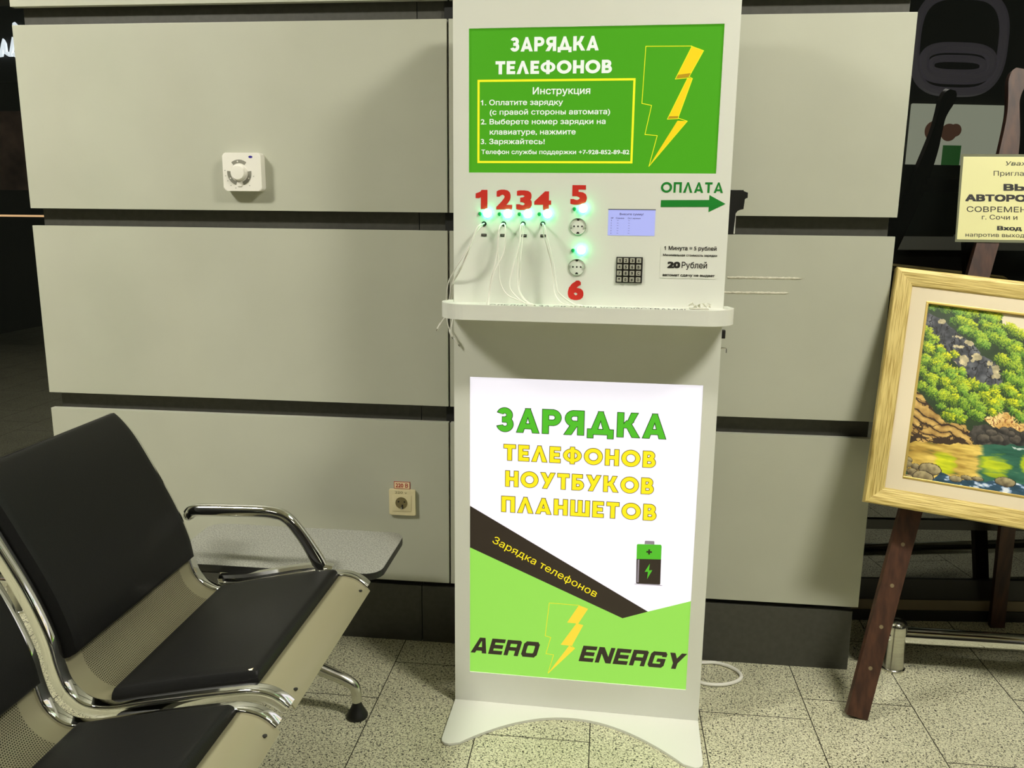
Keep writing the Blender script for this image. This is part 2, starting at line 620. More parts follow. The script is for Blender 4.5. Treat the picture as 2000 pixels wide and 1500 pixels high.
# wide square-shouldered latin capitals
GL.update({
    'A': (1.16, [Q_((0, 0), (.30, 0), (.60, 1), (.38, 1)), Q_((.86, 0), (1.16, 0), (.78, 1), (.56, 1)), R_(.22, .94, .16, .36), R_(.38, .78, .80, 1)]),
    'E': (1.00, [R_(0, .27, 0, 1), R_(.1, 1.0, .80, 1), R_(.1, .94, .40, .60), R_(.1, 1.0, 0, .20)]),
    'R': (1.12, [R_(0, .27, 0, 1), R_(.1, .98, .80, 1), R_(.1, .98, .34, .53), R_(.82, 1.08, .42, .92), Q_((.82, .92), (1.08, .92), (.98, 1), (.82, 1)), Q_((.82, .34), (.98, .34), (1.08, .42), (.82, .46)), R_(.80, 1.07, 0, .40)]),
    'O': (1.16, ring8(0, 1.16, 0, 1, .27, .16)),
    'N': (1.12, [R_(0, .26, 0, 1), R_(.86, 1.12, 0, 1), Q_((0, 1), (.34, 1), (1.12, 0), (.78, 0))]),
    'G': (1.14, [Q_((.14, 0), (1.0, 0), (1.0, .20), (.14, .20)), Q_((0, .14), (.14, 0), (.27, .2), (.27, .8), (.14, 1), (0, .86)), R_(.12, 1.0, .80, 1), R_(.84, 1.12, .72, .88), Q_((.84, .88), (1.12, .88), (1.0, 1), (.84, 1)), R_(.86, 1.12, .12, .55), Q_((.86, .12), (1.12, .12), (1.0, 0), (.86, 0)), R_(.56, 1.12, .38, .55)]),
    'Y': (1.14, [R_(.43, .71, 0, .46), Q_((0, 1), (.32, 1), (.71, .42), (.43, .36)), Q_((1.14, 1), (.82, 1), (.43, .42), (.71, .36))]),
})
GL['Ф'] = (1.02, [A_(.51, .5, .63, 1.0, 0, 360, .51, .41), R_(.41, .61, -.03, 1.03)])


def glyph_polys(ch, e=0.0):
    res = []
    for s in GL[ch][1]:
        if s[0] == 'poly':
            res.append(grow(s[1], e))
        else:
            _, cx, cy, ri, ro, a0, a1, sx, sy = s
            n = max(6, int(abs(a1 - a0) / 9))
            full = abs(a1 - a0) >= 359
            ex = 0 if full else math.degrees(e / (((ri + ro) / 2) * (sx if sx else 1)))
            b0, b1 = a0 - ex, a1 + ex
            for k in range(n):
                t0 = math.radians(b0 + (b1 - b0) * k / n)
                t1 = math.radians(b0 + (b1 - b0) * (k + 1) / n)
                rx0, ry0 = ri * sx - e, ri * sy - e
                rx1, ry1 = ro * sx + e, ro * sy + e
                res.append([(cx + rx0 * math.cos(t0), cy + ry0 * math.sin(t0)), (cx + rx1 * math.cos(t0), cy + ry1 * math.sin(t0)),
                            (cx + rx1 * math.cos(t1), cy + ry1 * math.sin(t1)), (cx + rx0 * math.cos(t1), cy + ry0 * math.sin(t1))])
    return res


def put_word(mb, word, x0, x1, z0, z1, fn, d, mat_i=0, outline=None, gap=0.16, shear=0.0, fat=0.0):
    """geometric display lettering; outline = (material index, width in cap heights)"""
    total = sum(GL[c][0] for c in word) + gap * (len(word) - 1)
    kx = (x1 - x0) / total
    h = z1 - z0
    x = 0.0
    for c in word:
        if outline:
            for p in glyph_polys(c, outline[1]):
                mb.add([fn(x0 + (x + q[0]) * kx, z0 + q[1] * h, d) for q in p], [list(range(len(p)))], outline[0])
        for k, p in enumerate(glyph_polys(c, fat)):
            mb.add([fn(x0 + (x + q[0]) * kx + shear * q[1] * h, z0 + q[1] * h, d - (0.0006 if outline else 0) - 0.000006 * (k % 8)) for q in p], [list(range(len(p)))], mat_i)
        x += GL[c][0] + gap


# ------------------------------------------------------------------ the setting
def build_floor():
    mb = M()
    X0, X1, Y0, Y1 = -6.5, 6.0, -7.0, 1.0
    mb.add([(X0, Y0, -0.0012), (X1, Y0, -0.0012), (X1, Y1, -0.0012), (X0, Y1, -0.0012)], [[0, 1, 2, 3]], 1)
    mb.add([(X0, Y0, -0.1), (X0, Y1, -0.1), (X1, Y1, -0.1), (X1, Y0, -0.1)], [[0, 1, 2, 3]], 1)
    P = 0.2985
    xoff = -0.6035
    offs = {-1: -0.325, 0: -0.13, 1: -0.453, 2: 0.24, 3: -0.275, 4: -0.174, 5: -0.421, 6: -0.1}
    rnd = random.Random(4)
    g = 0.0014
    i0 = int(math.floor((X0 - xoff) / P)) - 1
    for k in range(i0, i0 + 46):
        xa, xb = xoff + P * k, xoff + P * (k + 1)
        xa, xb = max(xa, X0), min(xb, X1)
        if xb <= xa:
            continue
        col = k + 0
        off = offs.get(col, rnd.uniform(-0.6, 0))
        L = 0.6
        y = off - L * 14
        cuts = [Y0]
        while y < Y1:
            if y > Y0 + 0.02 and y < 0.17:
                cuts.append(y)
            y += L
        cuts += [0.187, 0.187 + 0.45, Y1]
        for ya, yb in zip(cuts[:-1], cuts[1:]):
            if yb - ya > 0.01:
                mb.add([(xa + g, ya + g, 0), (xb - g, ya + g, 0), (xb - g, yb - g, 0), (xa + g, yb - g, 0)], [[0, 1, 2, 3]], 0)
    return struct(obj('floor', mb, [MT['floor'], MT['grout']], fix=False))


build_floor()

mb = M()
mb.box(-6.5, 6.0, -7.0, 1.0, CEIL_Z, CEIL_Z + 0.1)
struct(obj('ceiling', mb, MT['ceil']))
for nm, b in (('wall_front', (-6.6, 6.1, -7.1, -7.0)), ('wall_left', (-6.6, -6.5, -7.0, 1.0)), ('wall_right', (6.0, 6.1, -7.0, 1.0))):
    mb = M()
    mb.box(b[0], b[1], b[2], b[3], 0, CEIL_Z)
    struct(obj(nm, mb, MT['hall']))

# panelled pier: dark carcass with laminate boards held off it
XL, XS, XR = -1.741, -0.4606, 0.7731
mb = M()
mb.box(XL + 0.02, -0.5505, 0.030, 0.50, 0.004, CEIL_Z, 0)
mb.box(-0.5480, XR - 0.012, 0.030, 0.50, 0.004, CEIL_Z, 0)
mb.box(-0.56, -0.53, 0.042, 0.45, 0.004, CEIL_Z, 1)
wall_back = struct(obj('wall_back', mb, [MT['dark'], MT['black']]))
ROWS = [(0.2062, 0.724), (0.7743, 1.2924), (1.3434, 1.8635), (1.9134, 2.4335), (2.4834, 3.0035), (3.0534, CEIL_Z - 0.01)]
for z0, z1 in ROWS:
    for xa, xb in ((XL, XS), (XS + 0.0055, XR)):
        mb = M()
        mb.box(xa, xb, 0.0, 0.0205, z0, z1, 0, 0.0008)
        mb.box(xa + 0.06, xb - 0.06, 0.0205, 0.034, z0 + 0.05, z1 - 0.05, 0) if xb - xa > 1 else None
        obj('wall_panel', mb, MT['panel'], wall_back)
mb = M()
mb.box(XS - 0.01, XS + 0.016, 0.0206, 0.0295, 0.2062, CEIL_Z - 0.01)
obj('seam_strip', mb, MT['black'], wall_back)
for xa, xb in ((XL + 0.012, -0.5505), (-0.5480, XR - 0.013)):
    mb = M()
    mb.box(xa, xb, 0.004, 0.0205, 0.0, 0.19, 0, 0.0008)
    struct(obj('baseboard_back', mb, MT['dark']))

# dark windows either side of the pier
def window(name, p0, p1, depth=0.06):
    p0, p1 = Vector((p0[0], p0[1], 0)), Vector((p1[0], p1[1], 0))
    t = (p1 - p0).normalized()
    n = Vector((-t.y, t.x, 0))
    L = (p1 - p0).length
    m4 = Matrix(((t.x, n.x, 0, p0.x), (t.y, n.y, 0, p0.y), (0, 0, 1, 0), (0, 0, 0, 1)))
    e = bpy.data.objects.new(name, None)
    COL.objects.link(e)
    e.matrix_world = m4
    XF[e.name] = m4
    struct(e)
    for z0, z1 in ((0.152, 0.325), (0.36, CEIL_Z - 0.05)):
        mb = M()
        mb.box(0, L, 0.0, 0.012, z0 - 0.01, z1 + 0.01)
        obj('glass_pane', mb, MT['glass'], e, world=False)
    mb = M()
    for z0, z1, f in ((0.0, 0.037, -0.012), (0.075, 0.150, -0.006), (0.327, 0.362, -0.010), (CEIL_Z - 0.06, CEIL_Z, -0.01)):
        mb.box(0, L, f, depth, z0, z1, 0, 0.002)
    obj('window_frame', mb, MT['frame_dark'], e, world=False)
    mb = M()
    mb.box(0, L, -0.008, depth, 0.0375, 0.0745, 0, 0.002)
    obj('window_sill', mb, MT['frame_tan'], e, world=False)
    return e


window('window_1', (-6.5, 0.375), (XL + 0.01, 0.375))
window('window_2', (0.75, 0.339), (6.0, 0.8557))

# ------------------------------------------------------------------ ceiling lamps of the hall
for i, (x, y) in enumerate(LAMPS):
    w, d = LAMP_SIZE
    where = ['above and left of the bench', 'above and before the easel', 'added as soft fill far behind on the bench side', 'added as soft fill far behind on the easel side'][i]
    e = empty('ceiling_lamp', 'long recessed ceiling light panel ' + where, 'ceiling light', Matrix.Translation((x, y, CEIL_Z)), 'recessed ceiling light panels')
    mb = M()
    mb.box(x - w / 2, x + w / 2, y - d / 2, y + d / 2, CEIL_Z - 0.012, CEIL_Z - 0.006)
    obj('diffuser', mb, mat('lamp_diffuser', (0.8, 0.8, 0.75), 0.5, emit=LAMP_COLOR, estr=LAMP_STRENGTH[i]), e)
    mb = M()
    for b in ((-w / 2 - .03, w / 2 + .03, -d / 2 - .03, -d / 2), (-w / 2 - .03, w / 2 + .03, d / 2, d / 2 + .03), (-w / 2 - .03, -w / 2, -d / 2, d / 2), (w / 2, w / 2 + .03, -d / 2, d / 2)):
        mb.box(x + b[0], x + b[1], y + b[2], y + b[3], CEIL_Z - 0.018, CEIL_Z)
    obj('lamp_frame', mb, MT['white'], e)

# ------------------------------------------------------------------ hall behind the photographer (seen in the dark glass)
stall = empty('shop_stall', 'dark shop stall with a lit menu board far behind the camera', 'shop stall', Matrix.Translation((4.2, -4.7, 0)))
mb = M()
mb.box(3.35, 5.0, -5.3, -4.53, 0.0, 3.25, 0)
obj('stall_body', mb, MT['hall'], stall)
mb = M()
mb.box(3.61, 4.50, -4.53, -4.50, 1.75, 2.32, 0, .01)
bd = obj('menu_board', mb, mat('menu_board_light', (.3, .3, .27), .5, emit=rgb(190, 196, 170), estr=3.2), stall)
mb = M()
mb.box(3.93, 4.10, -4.4995, -4.4965, 1.79, 1.97)
obj('green_print', mb, mat('menu_green', (.1, .3, .1), .5, emit=rgb(60, 130, 60), estr=1.4), bd)
mb = M()
for x, z, r in ((3.83, 2.09, .085), (3.97, 2.08, .075), (4.03, 2.10, .055)):
    mb.lathe([(r, -4.4995), (r, -4.4965), (0, -4.4964)], (x, 0, z), 'y', 26)
obj('brown_print', mb, mat('menu_brown', (.3, .15, .1), .5, emit=rgb(120, 84, 64), estr=1.4), bd)
mb = M()
mb.box(3.45, 4.9, -4.53, -4.45, 1.05, 1.19, 0, .01)
obj('counter_edge', mb, MT['white'], stall)
mb = M()
for k, (w, h, r) in enumerate(((.40, .40, .040), (.31, .13, .045), (.24, .06, .03))):
    ring = [(3.98 + w * math.copysign(abs(math.cos(a)) ** .6, math.cos(a)), -4.50, 2.82 - .14 * (k > 0) - .02 * k + h * math.copysign(abs(math.sin(a)) ** .7, math.sin(a))) for a in np.linspace(0, 2 * math.pi, 50)]
    mb.tube(ring, r, 8, 0, False)
obj('pale_outline_sign', mb, mat('outline_sign', (.3, .3, .3), .5, emit=rgb(140, 130, 145), estr=.55), stall)

scr = empty('script_sign', 'white lit script sign on a dark board far left behind the camera', 'sign', Matrix.Translation((-4.65, -3.2, 2.3)))
mb = M()
mb.box(-5.3, -4.2, -3.26, -3.22, 2.30, 2.85)
obj('sign_board', mb, MT['black'], scr)
mb = M()
for pts in ([(-4.76, 2.58), (-4.74, 2.50), (-4.70, 2.49), (-4.665, 2.60), (-4.66, 2.51), (-4.62, 2.49), (-4.58, 2.62)], [(-4.60, 2.50), (-4.56, 2.48), (-4.52, 2.60), (-4.53, 2.68), (-4.57, 2.72)], [(-4.90, 2.50), (-4.86, 2.62), (-4.82, 2.50), (-4.78, 2.60)]):
    P_ = [Vector((p[0], -3.20, p[1])) for p in pts]
    q_ = []
    for a_, b_ in zip(P_[:-1], P_[1:]):
        q_ += [a_.lerp(b_, k / 4) for k in range(4)]
    q_.append(P_[-1])
    mb.tube(q_, .016, 8)
obj('lit_script', mb, mat('script_light', (.8, .8, .8), .5, emit=(.85, .95, 1.0), estr=7.0), scr)
mb = M()
mb.box(-5.4, -4.1, -3.26, -3.20, 1.48, 2.08)
tag(obj('hall_poster', mb, noise_mat('red_brown_poster', rgb(80, 52, 42), rgb(150, 120, 104), (5, 5, 5), .6)), 'dim red brown poster panel far left behind the camera', 'poster')
mb = M()
mb.box(-4.95, -4.2, -3.24, -3.20, 1.27, 1.285)
tag(obj('strip_lamp', mb, mat('orange_strip', (.8, .5, .3), .5, emit=(1.0, .62, .30), estr=6.0)), 'thin orange strip lamp below the red brown poster', 'lamp')

# ------------------------------------------------------------------ charging kiosk
KM = Matrix.Translation((-0.385, -0.315, 0.0)) @ Matrix.Rotation(math.radians(-1.5237), 4, 'Z')
KW = 0.668
kiosk = empty('charging_kiosk', 'tall white phone charging kiosk with green sign and lit poster', 'charging kiosk', KM)


def kp(x, z, d=0.0):
    return (x, d, z)


def kobj(name, mb, mats, parent=kiosk):
    return obj(name, mb, mats, parent, world=False)


mb = M()
# front skin with openings so that the two lightboxes sit a little back
OP = [(0.0415, 0.6310, 0.0955, 0.9300), (0.0385, 0.6325, 1.4410, 1.7735)]
zs = [0.008, OP[0][2], OP[0][3], OP[1][2], OP[1][3], 1.90]
mb.box(0, KW, 0, 0.018, zs[0], zs[1])
for o in OP:
    mb.box(0, o[0], 0, 0.018, o[2], o[3])
    mb.box(o[1], KW, 0, 0.018, o[2], o[3])
mb.box(0, KW, 0, 0.018, zs[2], zs[3])
mb.box(0, KW, 0, 0.018, zs[4], zs[5])
mb.box(0, 0.018, 0.018, 0.20, 0.008, 1.90)
mb.box(KW - 0.018, KW, 0.018, 0.20, 0.008, 1.90)
mb.box(0.018, KW - 0.018, 0.185, 0.20, 0.008, 1.90)
mb.box(0.018, KW - 0.018, 0.018, 0.185, 1.88, 1.90)
body = kobj('kiosk_body', mb, MT['white'])

# base plate with curved cut-out
poly = [(0.0, 0.0)]
poly += [(0.001, -0.178), (0.004, -0.190), (0.012, -0.198), (0.024, -0.200), (0.036, -0.196)]
xs_ = np.linspace(0.036, 0.632, 41)[1:-1]
for x in xs_:
    c = (x - 0.334) / 0.298
    poly.append((float(x), -0.040 - 0.156 * abs(c) ** 2.0 + 0.010 * math.cos(c * math.pi / 2) - 0.010))
poly += [(0.632, -0.196), (0.644, -0.200), (0.656, -0.198), (0.664, -0.190), (0.667, -0.178), (KW, 0.0), (KW, 0.20), (0, 0.20)]
mb = M()
mb.prism(poly, lambda p, d: (p[0], p[1], d), 0.0005, 0.0078, 0, 0.0015)
kobj('base_plate', mb, MT['white'])

# upper sign
mb = M()
o = OP[1]
mb.box(o[0] - .005, o[1] + .005, 0.004, 0.010, o[2] - .005, o[3] + .005)
sign = kobj('instruction_sign', mb, MT['sign_green'])
mb = M()
D = 0.0032
put_word(mb, 'ЗАРЯДКА', 0.1385, 0.3465, 1.7212, 1.7518, kp, D, 0, (0, .028))
put_word(mb, 'ТЕЛЕФОНОВ', 0.1038, 0.3790, 1.6704, 1.6986, kp, D, 0, (0, .028))
kobj('title_lettering', mb, MT['sign_white'], sign)
mb = M()
lines = [('Инструкция', .1934, .3306, 1.6232, .0165), ('1. Оплатите зарядку', .0676, .2663, 1.5992, .0125), ('(с правой стороны автомата)', .0895, .3788, 1.5770, .0125),
         ('2. Выберете номер зарядки на', .0677, .3689, 1.5548, .0125), ('клавиатуре, нажмите', .0897, .2984, 1.5310, .0125), ('3. Заряжайтесь!', .0679, .2242, 1.5086, .0125),
         ('Телефон службы поддержки +7-928-852-89-82', .0691, .4276, 1.4852, .0105)]
for t, a, b, z, h in lines:
    put_text(mb, t, a, b, z, h, kp, D, bold=0.014)
kobj('instruction_lettering', mb, MT['sign_white'], sign)
mb = M()
bx0, bx1, bz0, bz1, bw = 0.0593, 0.4359, 1.4638, 1.6578, 0.0052
for r in ((bx0, bx1, bz1 - bw, bz1), (bx0, bx1, bz0, bz0 + bw), (bx0, bx0 + bw, bz0 + bw, bz1 - bw), (bx1 - bw, bx1, bz0 + bw, bz1 - bw)):
    mb.add([kp(r[0], r[2], D), kp(r[1], r[2], D), kp(r[1], r[3], D), kp(r[0], r[3], D)], [[0, 1, 2, 3]])
kobj('instruction_border', mb, MT['sign_yellow'], sign)


def stroke(mb, pts, w, fn, d, mat_i=0):
    for p, q in zip(pts[:-1], pts[1:]):
        v = Vector((q[0] - p[0], q[1] - p[1]))
        n = Vector((-v.y, v.x)).normalized() * (w / 2)
        e = v.normalized() * (w / 2) * 0.8
        mb.add([fn(p[0] - n.x - e.x, p[1] - n.y - e.y, d), fn(q[0] - n.x + e.x, q[1] - n.y + e.y, d), fn(q[0] + n.x + e.x, q[1] + n.y + e.y, d), fn(p[0] + n.x - e.x, p[1] + n.y - e.y, d)], [[0, 1, 2, 3]], mat_i)


def poly2(mb, pts, fn, d, mat_i=0):
    mb.add([fn(p[0], p[1], d) for p in pts], [list(range(len(pts)))], mat_i)


# plain lightning bolt emblem: yellow outline and solid yellow flank
mb = M()
outl = [(.5616, 1.7268), (.4566, 1.7277), (.4526, 1.6010), (.4753, 1.5963), (.4627, 1.5304), (.4915, 1.5279), (.4751, 1.4575), (.5597, 1.5604), (.5381, 1.5674)]
stroke(mb, outl, 0.0016, kp, D, 0)
poly2(mb, [(.5616, 1.7261), (.5888, 1.7163), (.5588, 1.6595), (.5275, 1.6545)], kp, D, 1)
poly2(mb, [(.5560, 1.6575), (.5667, 1.6554), (.5381, 1.5674), (.5133, 1.5650)], kp, D, 1)
poly2(mb, [(.5597, 1.5604), (.4751, 1.4575), (.5370, 1.5615)], kp, D, 1)
poly2(mb, [(.5275, 1.6545), (.5330, 1.6640), (.5630, 1.6675), (.5588, 1.6590)], kp, D - 0.0003, 2)
poly2(mb, [(.5133, 1.5650), (.5165, 1.5715), (.5400, 1.5720), (.5381, 1.5650)], kp, D - 0.0003, 2)
for pts in ([(.5616, 1.7261), (.5888, 1.7163), (.5588, 1.6595), (.5667, 1.6554), (.5381, 1.5674)], [(.5616, 1.7261), (.5275, 1.6545), (.5588, 1.6570)], [(.5560, 1.6575), (.5133, 1.5650), (.5381, 1.5660)]):
    stroke(mb, pts, 0.0014, kp, D - 0.0005, 0)
kobj('bolt_emblem', mb, [MT['sign_yellow'], MT['sign_gold'], MT['sign_brown']], sign)

# lower poster
mb = M()
o = OP[0]
mb.box(o[0] - .005, o[1] + .005, 0.004, 0.010, o[2] - .005, o[3] + .005)
poster = kobj('lit_poster', mb, MT['post_white'])
D = 0.0034
mb = M()
poly2(mb, [(o[0], .5790), (.5212, .3127), (.4553, .2882), (o[0], .4610)], kp, D)
kobj('black_band', mb, MT['post_black'], poster)
mb = M()
poly2(mb, [(o[0], .4610), (.4553, .2882), (.4553, o[2]), (o[0], o[2])], kp, D)
poly2(mb, [(.4553, .2882), (.5212, .3127), (o[1], .3512), (o[1], o[2]), (.4553, o[2])], kp, D)
kobj('green_field', mb, MT['post_green'], poster)
D2 = 0.0028
mb = M()
put_word(mb, 'ЗАРЯДКА', .1127, .5435, .7890, .8500, kp, D2, 0, (1, .045), gap=.19, fat=.018)
kobj('lettering', mb, [MT['post_head'], MT['post_dkgreen']], poster)
mb = M()
put_word(mb, 'ТЕЛЕФОНОВ', .1324, .5217, .7118, .7525, kp, D2, 0, (1, .055), gap=.23, fat=.02)
kobj('lettering', mb, [MT['post_yellow'], MT['post_line']], poster)
mb = M()
put_word(mb, 'НОУТБУКОВ', .1375, .5198, .6403, .6810, kp, D2, 0, (1, .055), gap=.23, fat=.02)
kobj('lettering', mb, [MT['post_yellow'], MT['post_line']], poster)
mb = M()
put_word(mb, 'ПЛАНШЕТОВ', .1277, .5296, .5692, .6105, kp, D2, 0, (1, .055), gap=.23, fat=.02)
kobj('lettering', mb, [MT['post_yellow'], MT['post_line']], poster)
mb = M()
ang = math.atan2(.3472 - .4833, .3819 - .1050)
put_text(mb, 'Зарядка телефонов', .1010, .1010 + math.hypot(.2800, .1370), .4800, .0205, kp, D2, 0.0, 0, 0, ang)
kobj('lettering', mb, MT['post_yellow'], poster)
mb = M()
put_word(mb, 'AERO', .0448, .2245, .1540, .1985, kp, D2, 0, None, .20, .26, .025)
kobj('lettering', mb, MT['post_black'], poster)
mb = M()
put_word(mb, 'ENERGY', .3427, .6160, .1545, .1990, kp, D2, 0, None, .20, .26, .025)
kobj('lettering', mb, MT['post_black'], poster)
mb = M()
outl = [(.3384, .3164), (.2586, .3170), (.2493, .2201), (.2645, .2167), (.2524, .1672), (.2733, .1657), (.2592, .1093), (.3301, .1896), (.3222, .1968)]
stroke(mb, outl, 0.0013, kp, D2, 0)
poly2(mb, [(.3384, .3164), (.3628, .3082), (.3377, .2633), (.3080, .2640)], kp, D2, 1)
poly2(mb, [(.3330, .2635), (.3514, .2599), (.3222, .1968), (.2920, .1975)], kp, D2, 1)
poly2(mb, [(.3301, .1896), (.2592, .1093), (.3150, .1965)], kp, D2, 1)
kobj('bolt_emblem', mb, [MT['post_yellow'], MT['post_gold']], poster)
# printed battery
mb = M()
poly2(mb, [(.4869, .3925), (.4885, .3904), (.5480, .3916), (.5497, .3935), (.5488, .4625), (.4854, .4595)], kp, D2, 0)
poly2(mb, [(.4854, .4595), (.5488, .4625), (.5486, .4990), (.5465, .5032), (.4870, .5010), (.4848, .4985)], kp, D2, 1)
poly2(mb, [(.5046, .5020), (.5299, .5026), (.5297, .5105), (.5280, .5119), (.5065, .5116), (.5048, .5100)], kp, D2, 2)
for r in ((.5100, .5245, .4790, .4835), (.5150, .5195, .4740, .4885)):
    poly2(mb, [(r[0], r[2]), (r[1], r[2]), (r[1], r[3]), (r[0], r[3])], kp, D2 - .0004, 0)
poly2(mb, [(.5205, .4490), (.5080, .4250), (.5165, .4260), (.5150, .4050), (.5275, .4310), (.5190, .4300)], kp, D2 - .0004, 1)
poly2(mb, [(.480, .3885), (.558, .3890), (.5500, .3910), (.4860, .3900)], kp, D2, 2)
poly2(mb, [(.4890, .3940), (.4935, .3940), (.4930, .4585), (.4885, .4580)], kp, D2 - .0004, 2)
kobj('battery_picture', mb, [MT['post_black'], MT['post_head'], MT['post_grey']], poster)

# shelf (tray) around the front
half, dep, zt, zb = 0.3545, 0.112, 1.1285, 1.0915
cx = KW / 2
out2 = []
rad = 0.075
out2.append((cx - half + 0.012, 0.0))
for k in range(13):
    a = math.pi + (math.pi / 2) * k / 12
    out2.append((cx - half + rad + rad * math.cos(a), -(dep - rad) + rad * math.sin(a)))
for k in range(13):
    a = 1.5 * math.pi + (math.pi / 2) * k / 12
    out2.append((cx + half - rad + rad * math.cos(a), -(dep - rad) + rad * math.sin(a)))
out2.append((cx + half - 0.012, 0.0))
mb = M()
mb.prism(out2, lambda p, d: (p[0], p[1], d), zb, zt - 0.006, 0, 0.001)
# raised rim
inn = [(cx + (p[0] - cx) * 0.978, p[1] * 0.955) for p in out2]
n = len(out2)
vs, fs = [], []
for p, q in zip(out2, inn):
    vs += [(p[0], p[1], zt - 0.0065), (p[0], p[1], zt), (q[0], q[1], zt), (q[0], q[1], zt - 0.0065)]
for i in range(n - 1):
    for k in range(4):
        fs.append([i * 4 + k, i * 4 + (k + 1) % 4, (i + 1) * 4 + (k + 1) % 4, (i + 1) * 4 + k])
fs += [[0, 1, 2, 3], [(n - 1) * 4 + k for k in (3, 2, 1, 0)]]
mb.add(vs, fs, 0)
shelf = kobj('shelf_tray', mb, MT['white'])
mb = M()
put_text(mb, 'СЛЕДИТЕ ЗА СВОИМИ УСТРОЙСТВАМИ!', .10, .575, -0.070, .034, lambda x, z, d: (x, z, zt - 0.0056), 0, 0.012)
kobj('lettering', mb, MT['ink'], shelf)

# numbers, arrow, payment word
for ch, a, b, z, h in (('1', .0560, .0854, 1.3532, .0495), ('2', .1073, .1467, 1.3530, .0500), ('3', .1570, .1955, 1.3527, .0490), ('4', .2016, .2430, 1.3525, .0470), ('5', .2898, .3296, 1.3664, .0490), ('6', .2889, .3278, 1.1350, .0500)):
    mb = M()
    put_text(mb, ch, a, b, z, h, kp, -0.0006, 0.045)
    kobj('port_number', mb, MT['red'])
mb = M()
put_word(mb, 'ОПЛАТА', .5058, .6508, 1.3965, 1.4208, kp, -0.0006, gap=.14)
kobj('payment_lettering', mb, MT['greenprint'])
mb = M()
poly2(mb, [(.5068, 1.3788), (.5068, 1.3626), (.6197, 1.3640), (.6197, 1.3800)], kp, -0.0006)
poly2(mb, [(.6197, 1.3516), (.6582, 1.3714), (.6197, 1.3916)], kp, -0.0006)
kobj('payment_arrow', mb, MT['greenprint'])

# display
mb = M()
mb.box(.3826, .4952, -0.0006, 0.010, 1.2940, 1.3550)
disp = kobj('display', mb, MT['lcd'])
mb = M()
mb.box(.3820, .4958, -0.0008, 0.001, 1.3550, 1.3568, 0)
kobj('display_bezel', mb, MT['ink'], disp)
mb = M()
put_text(mb, 'Внесите сумму!', .4100, .4670, 1.3425, .0052, kp, -0.0012, 0.01)
put_text(mb, '№   Сумма     Ост.время', .3895, .4600, 1.3338, .0032, kp, -0.0012, 0.012)
for k in range(6):
    z = 1.3278 - k * 0.0060
    put_text(mb, str(k + 1), .3895, .3912, z, .0034, kp, -0.0012, 0.01)
    for x in (.4040, .4310):
        poly2(mb, [(x, z + .0015), (x + .004, z + .0015), (x + .004, z + .0021), (x, z + .0021)], kp, -0.0012)
kobj('lettering', mb, MT['lcd_ink'], disp)

# keypad
mb = M()
mb.box(.4060, .4698, -0.003, 0.005, 1.1798, 1.2427, 0, 0.001)
pad = kobj('keypad', mb, MT['ink'])
chars = ['123A', '456B', '789C', '*0#D']
for r in range(4):
    for c in range(4):
        xk = .4078 + c * .01535
        zk = 1.2288 - r * .01535
        mb = M()
        mb.box(xk + .0006, xk + .0120, -0.0070, -0.003, zk - .0002, zk + .0112, 0, 0.0012)
        key = kobj('key', mb, MT['keycap'], pad)
        mb = M()
        put_text(mb, chars[r][c], xk + .0040, xk + .0086, zk + .0018, .0076, kp, -0.0073, 0.03)
        kobj('key_symbol', mb, MT['ink'], key)

# price sticker
mb = M()
mb.box(.5118, .6464, -0.0010, 0.0004, 1.1935, 1.2722)
stk = kobj('price_sticker', mb, MT['white'])
mb = M()
put_text(mb, '1 Минута = 5 рублей', .5199, .6437, 1.2612, .0098, kp, -0.0016, 0.02)
put_text(mb, 'Минимальная стоимость зарядки', .5177, .6457, 1.2466, .0056, kp, -0.0016, 0.022)
put_text(mb, '20', .5293, .5597, 1.2180, .0160, kp, -0.0016, 0.055)
put_text(mb, 'Рублей', .5633, .6234, 1.2185, .0150, kp, -0.0016, 0.012)
put_text(mb, 'автомат сдачу не выдает', .5185, .6430, 1.1982, .0064, kp, -0.0016, 0.026)
kobj('lettering', mb, MT['ink'], stk)

# indicator lamps and buttons
for x, z, dx, dz in ((.0855, 1.3437, .0670, 1.3421), (.1363, 1.3430, .1157, 1.3418), (.1861, 1.3434, .1654, 1.3423), (.2347, 1.3439, .2147, 1.3428), (.3214, 1.3576, .3002, 1.3560), (.3194, 1.2576, .2992, 1.2562)):
    mb = M()
    r = 0.0110
    mb.lathe([(r, 0.001)] + [(r * math.cos(t), -0.010 * math.sin(t) - .002) for t in np.linspace(0, math.pi / 2 - .05, 6)] + [(0, -0.012)], (x, 0, z), 'y', 20)
    kobj('indicator_lamp', mb, MT['led'])
    mb = M()
    mb.lathe([(.0046, 0.001), (.0046, -.003), (.0036, -.0042), (0, -.0045)], (dx, 0, dz), 'y', 16)
    kobj('push_button', mb, MT['greendot'])

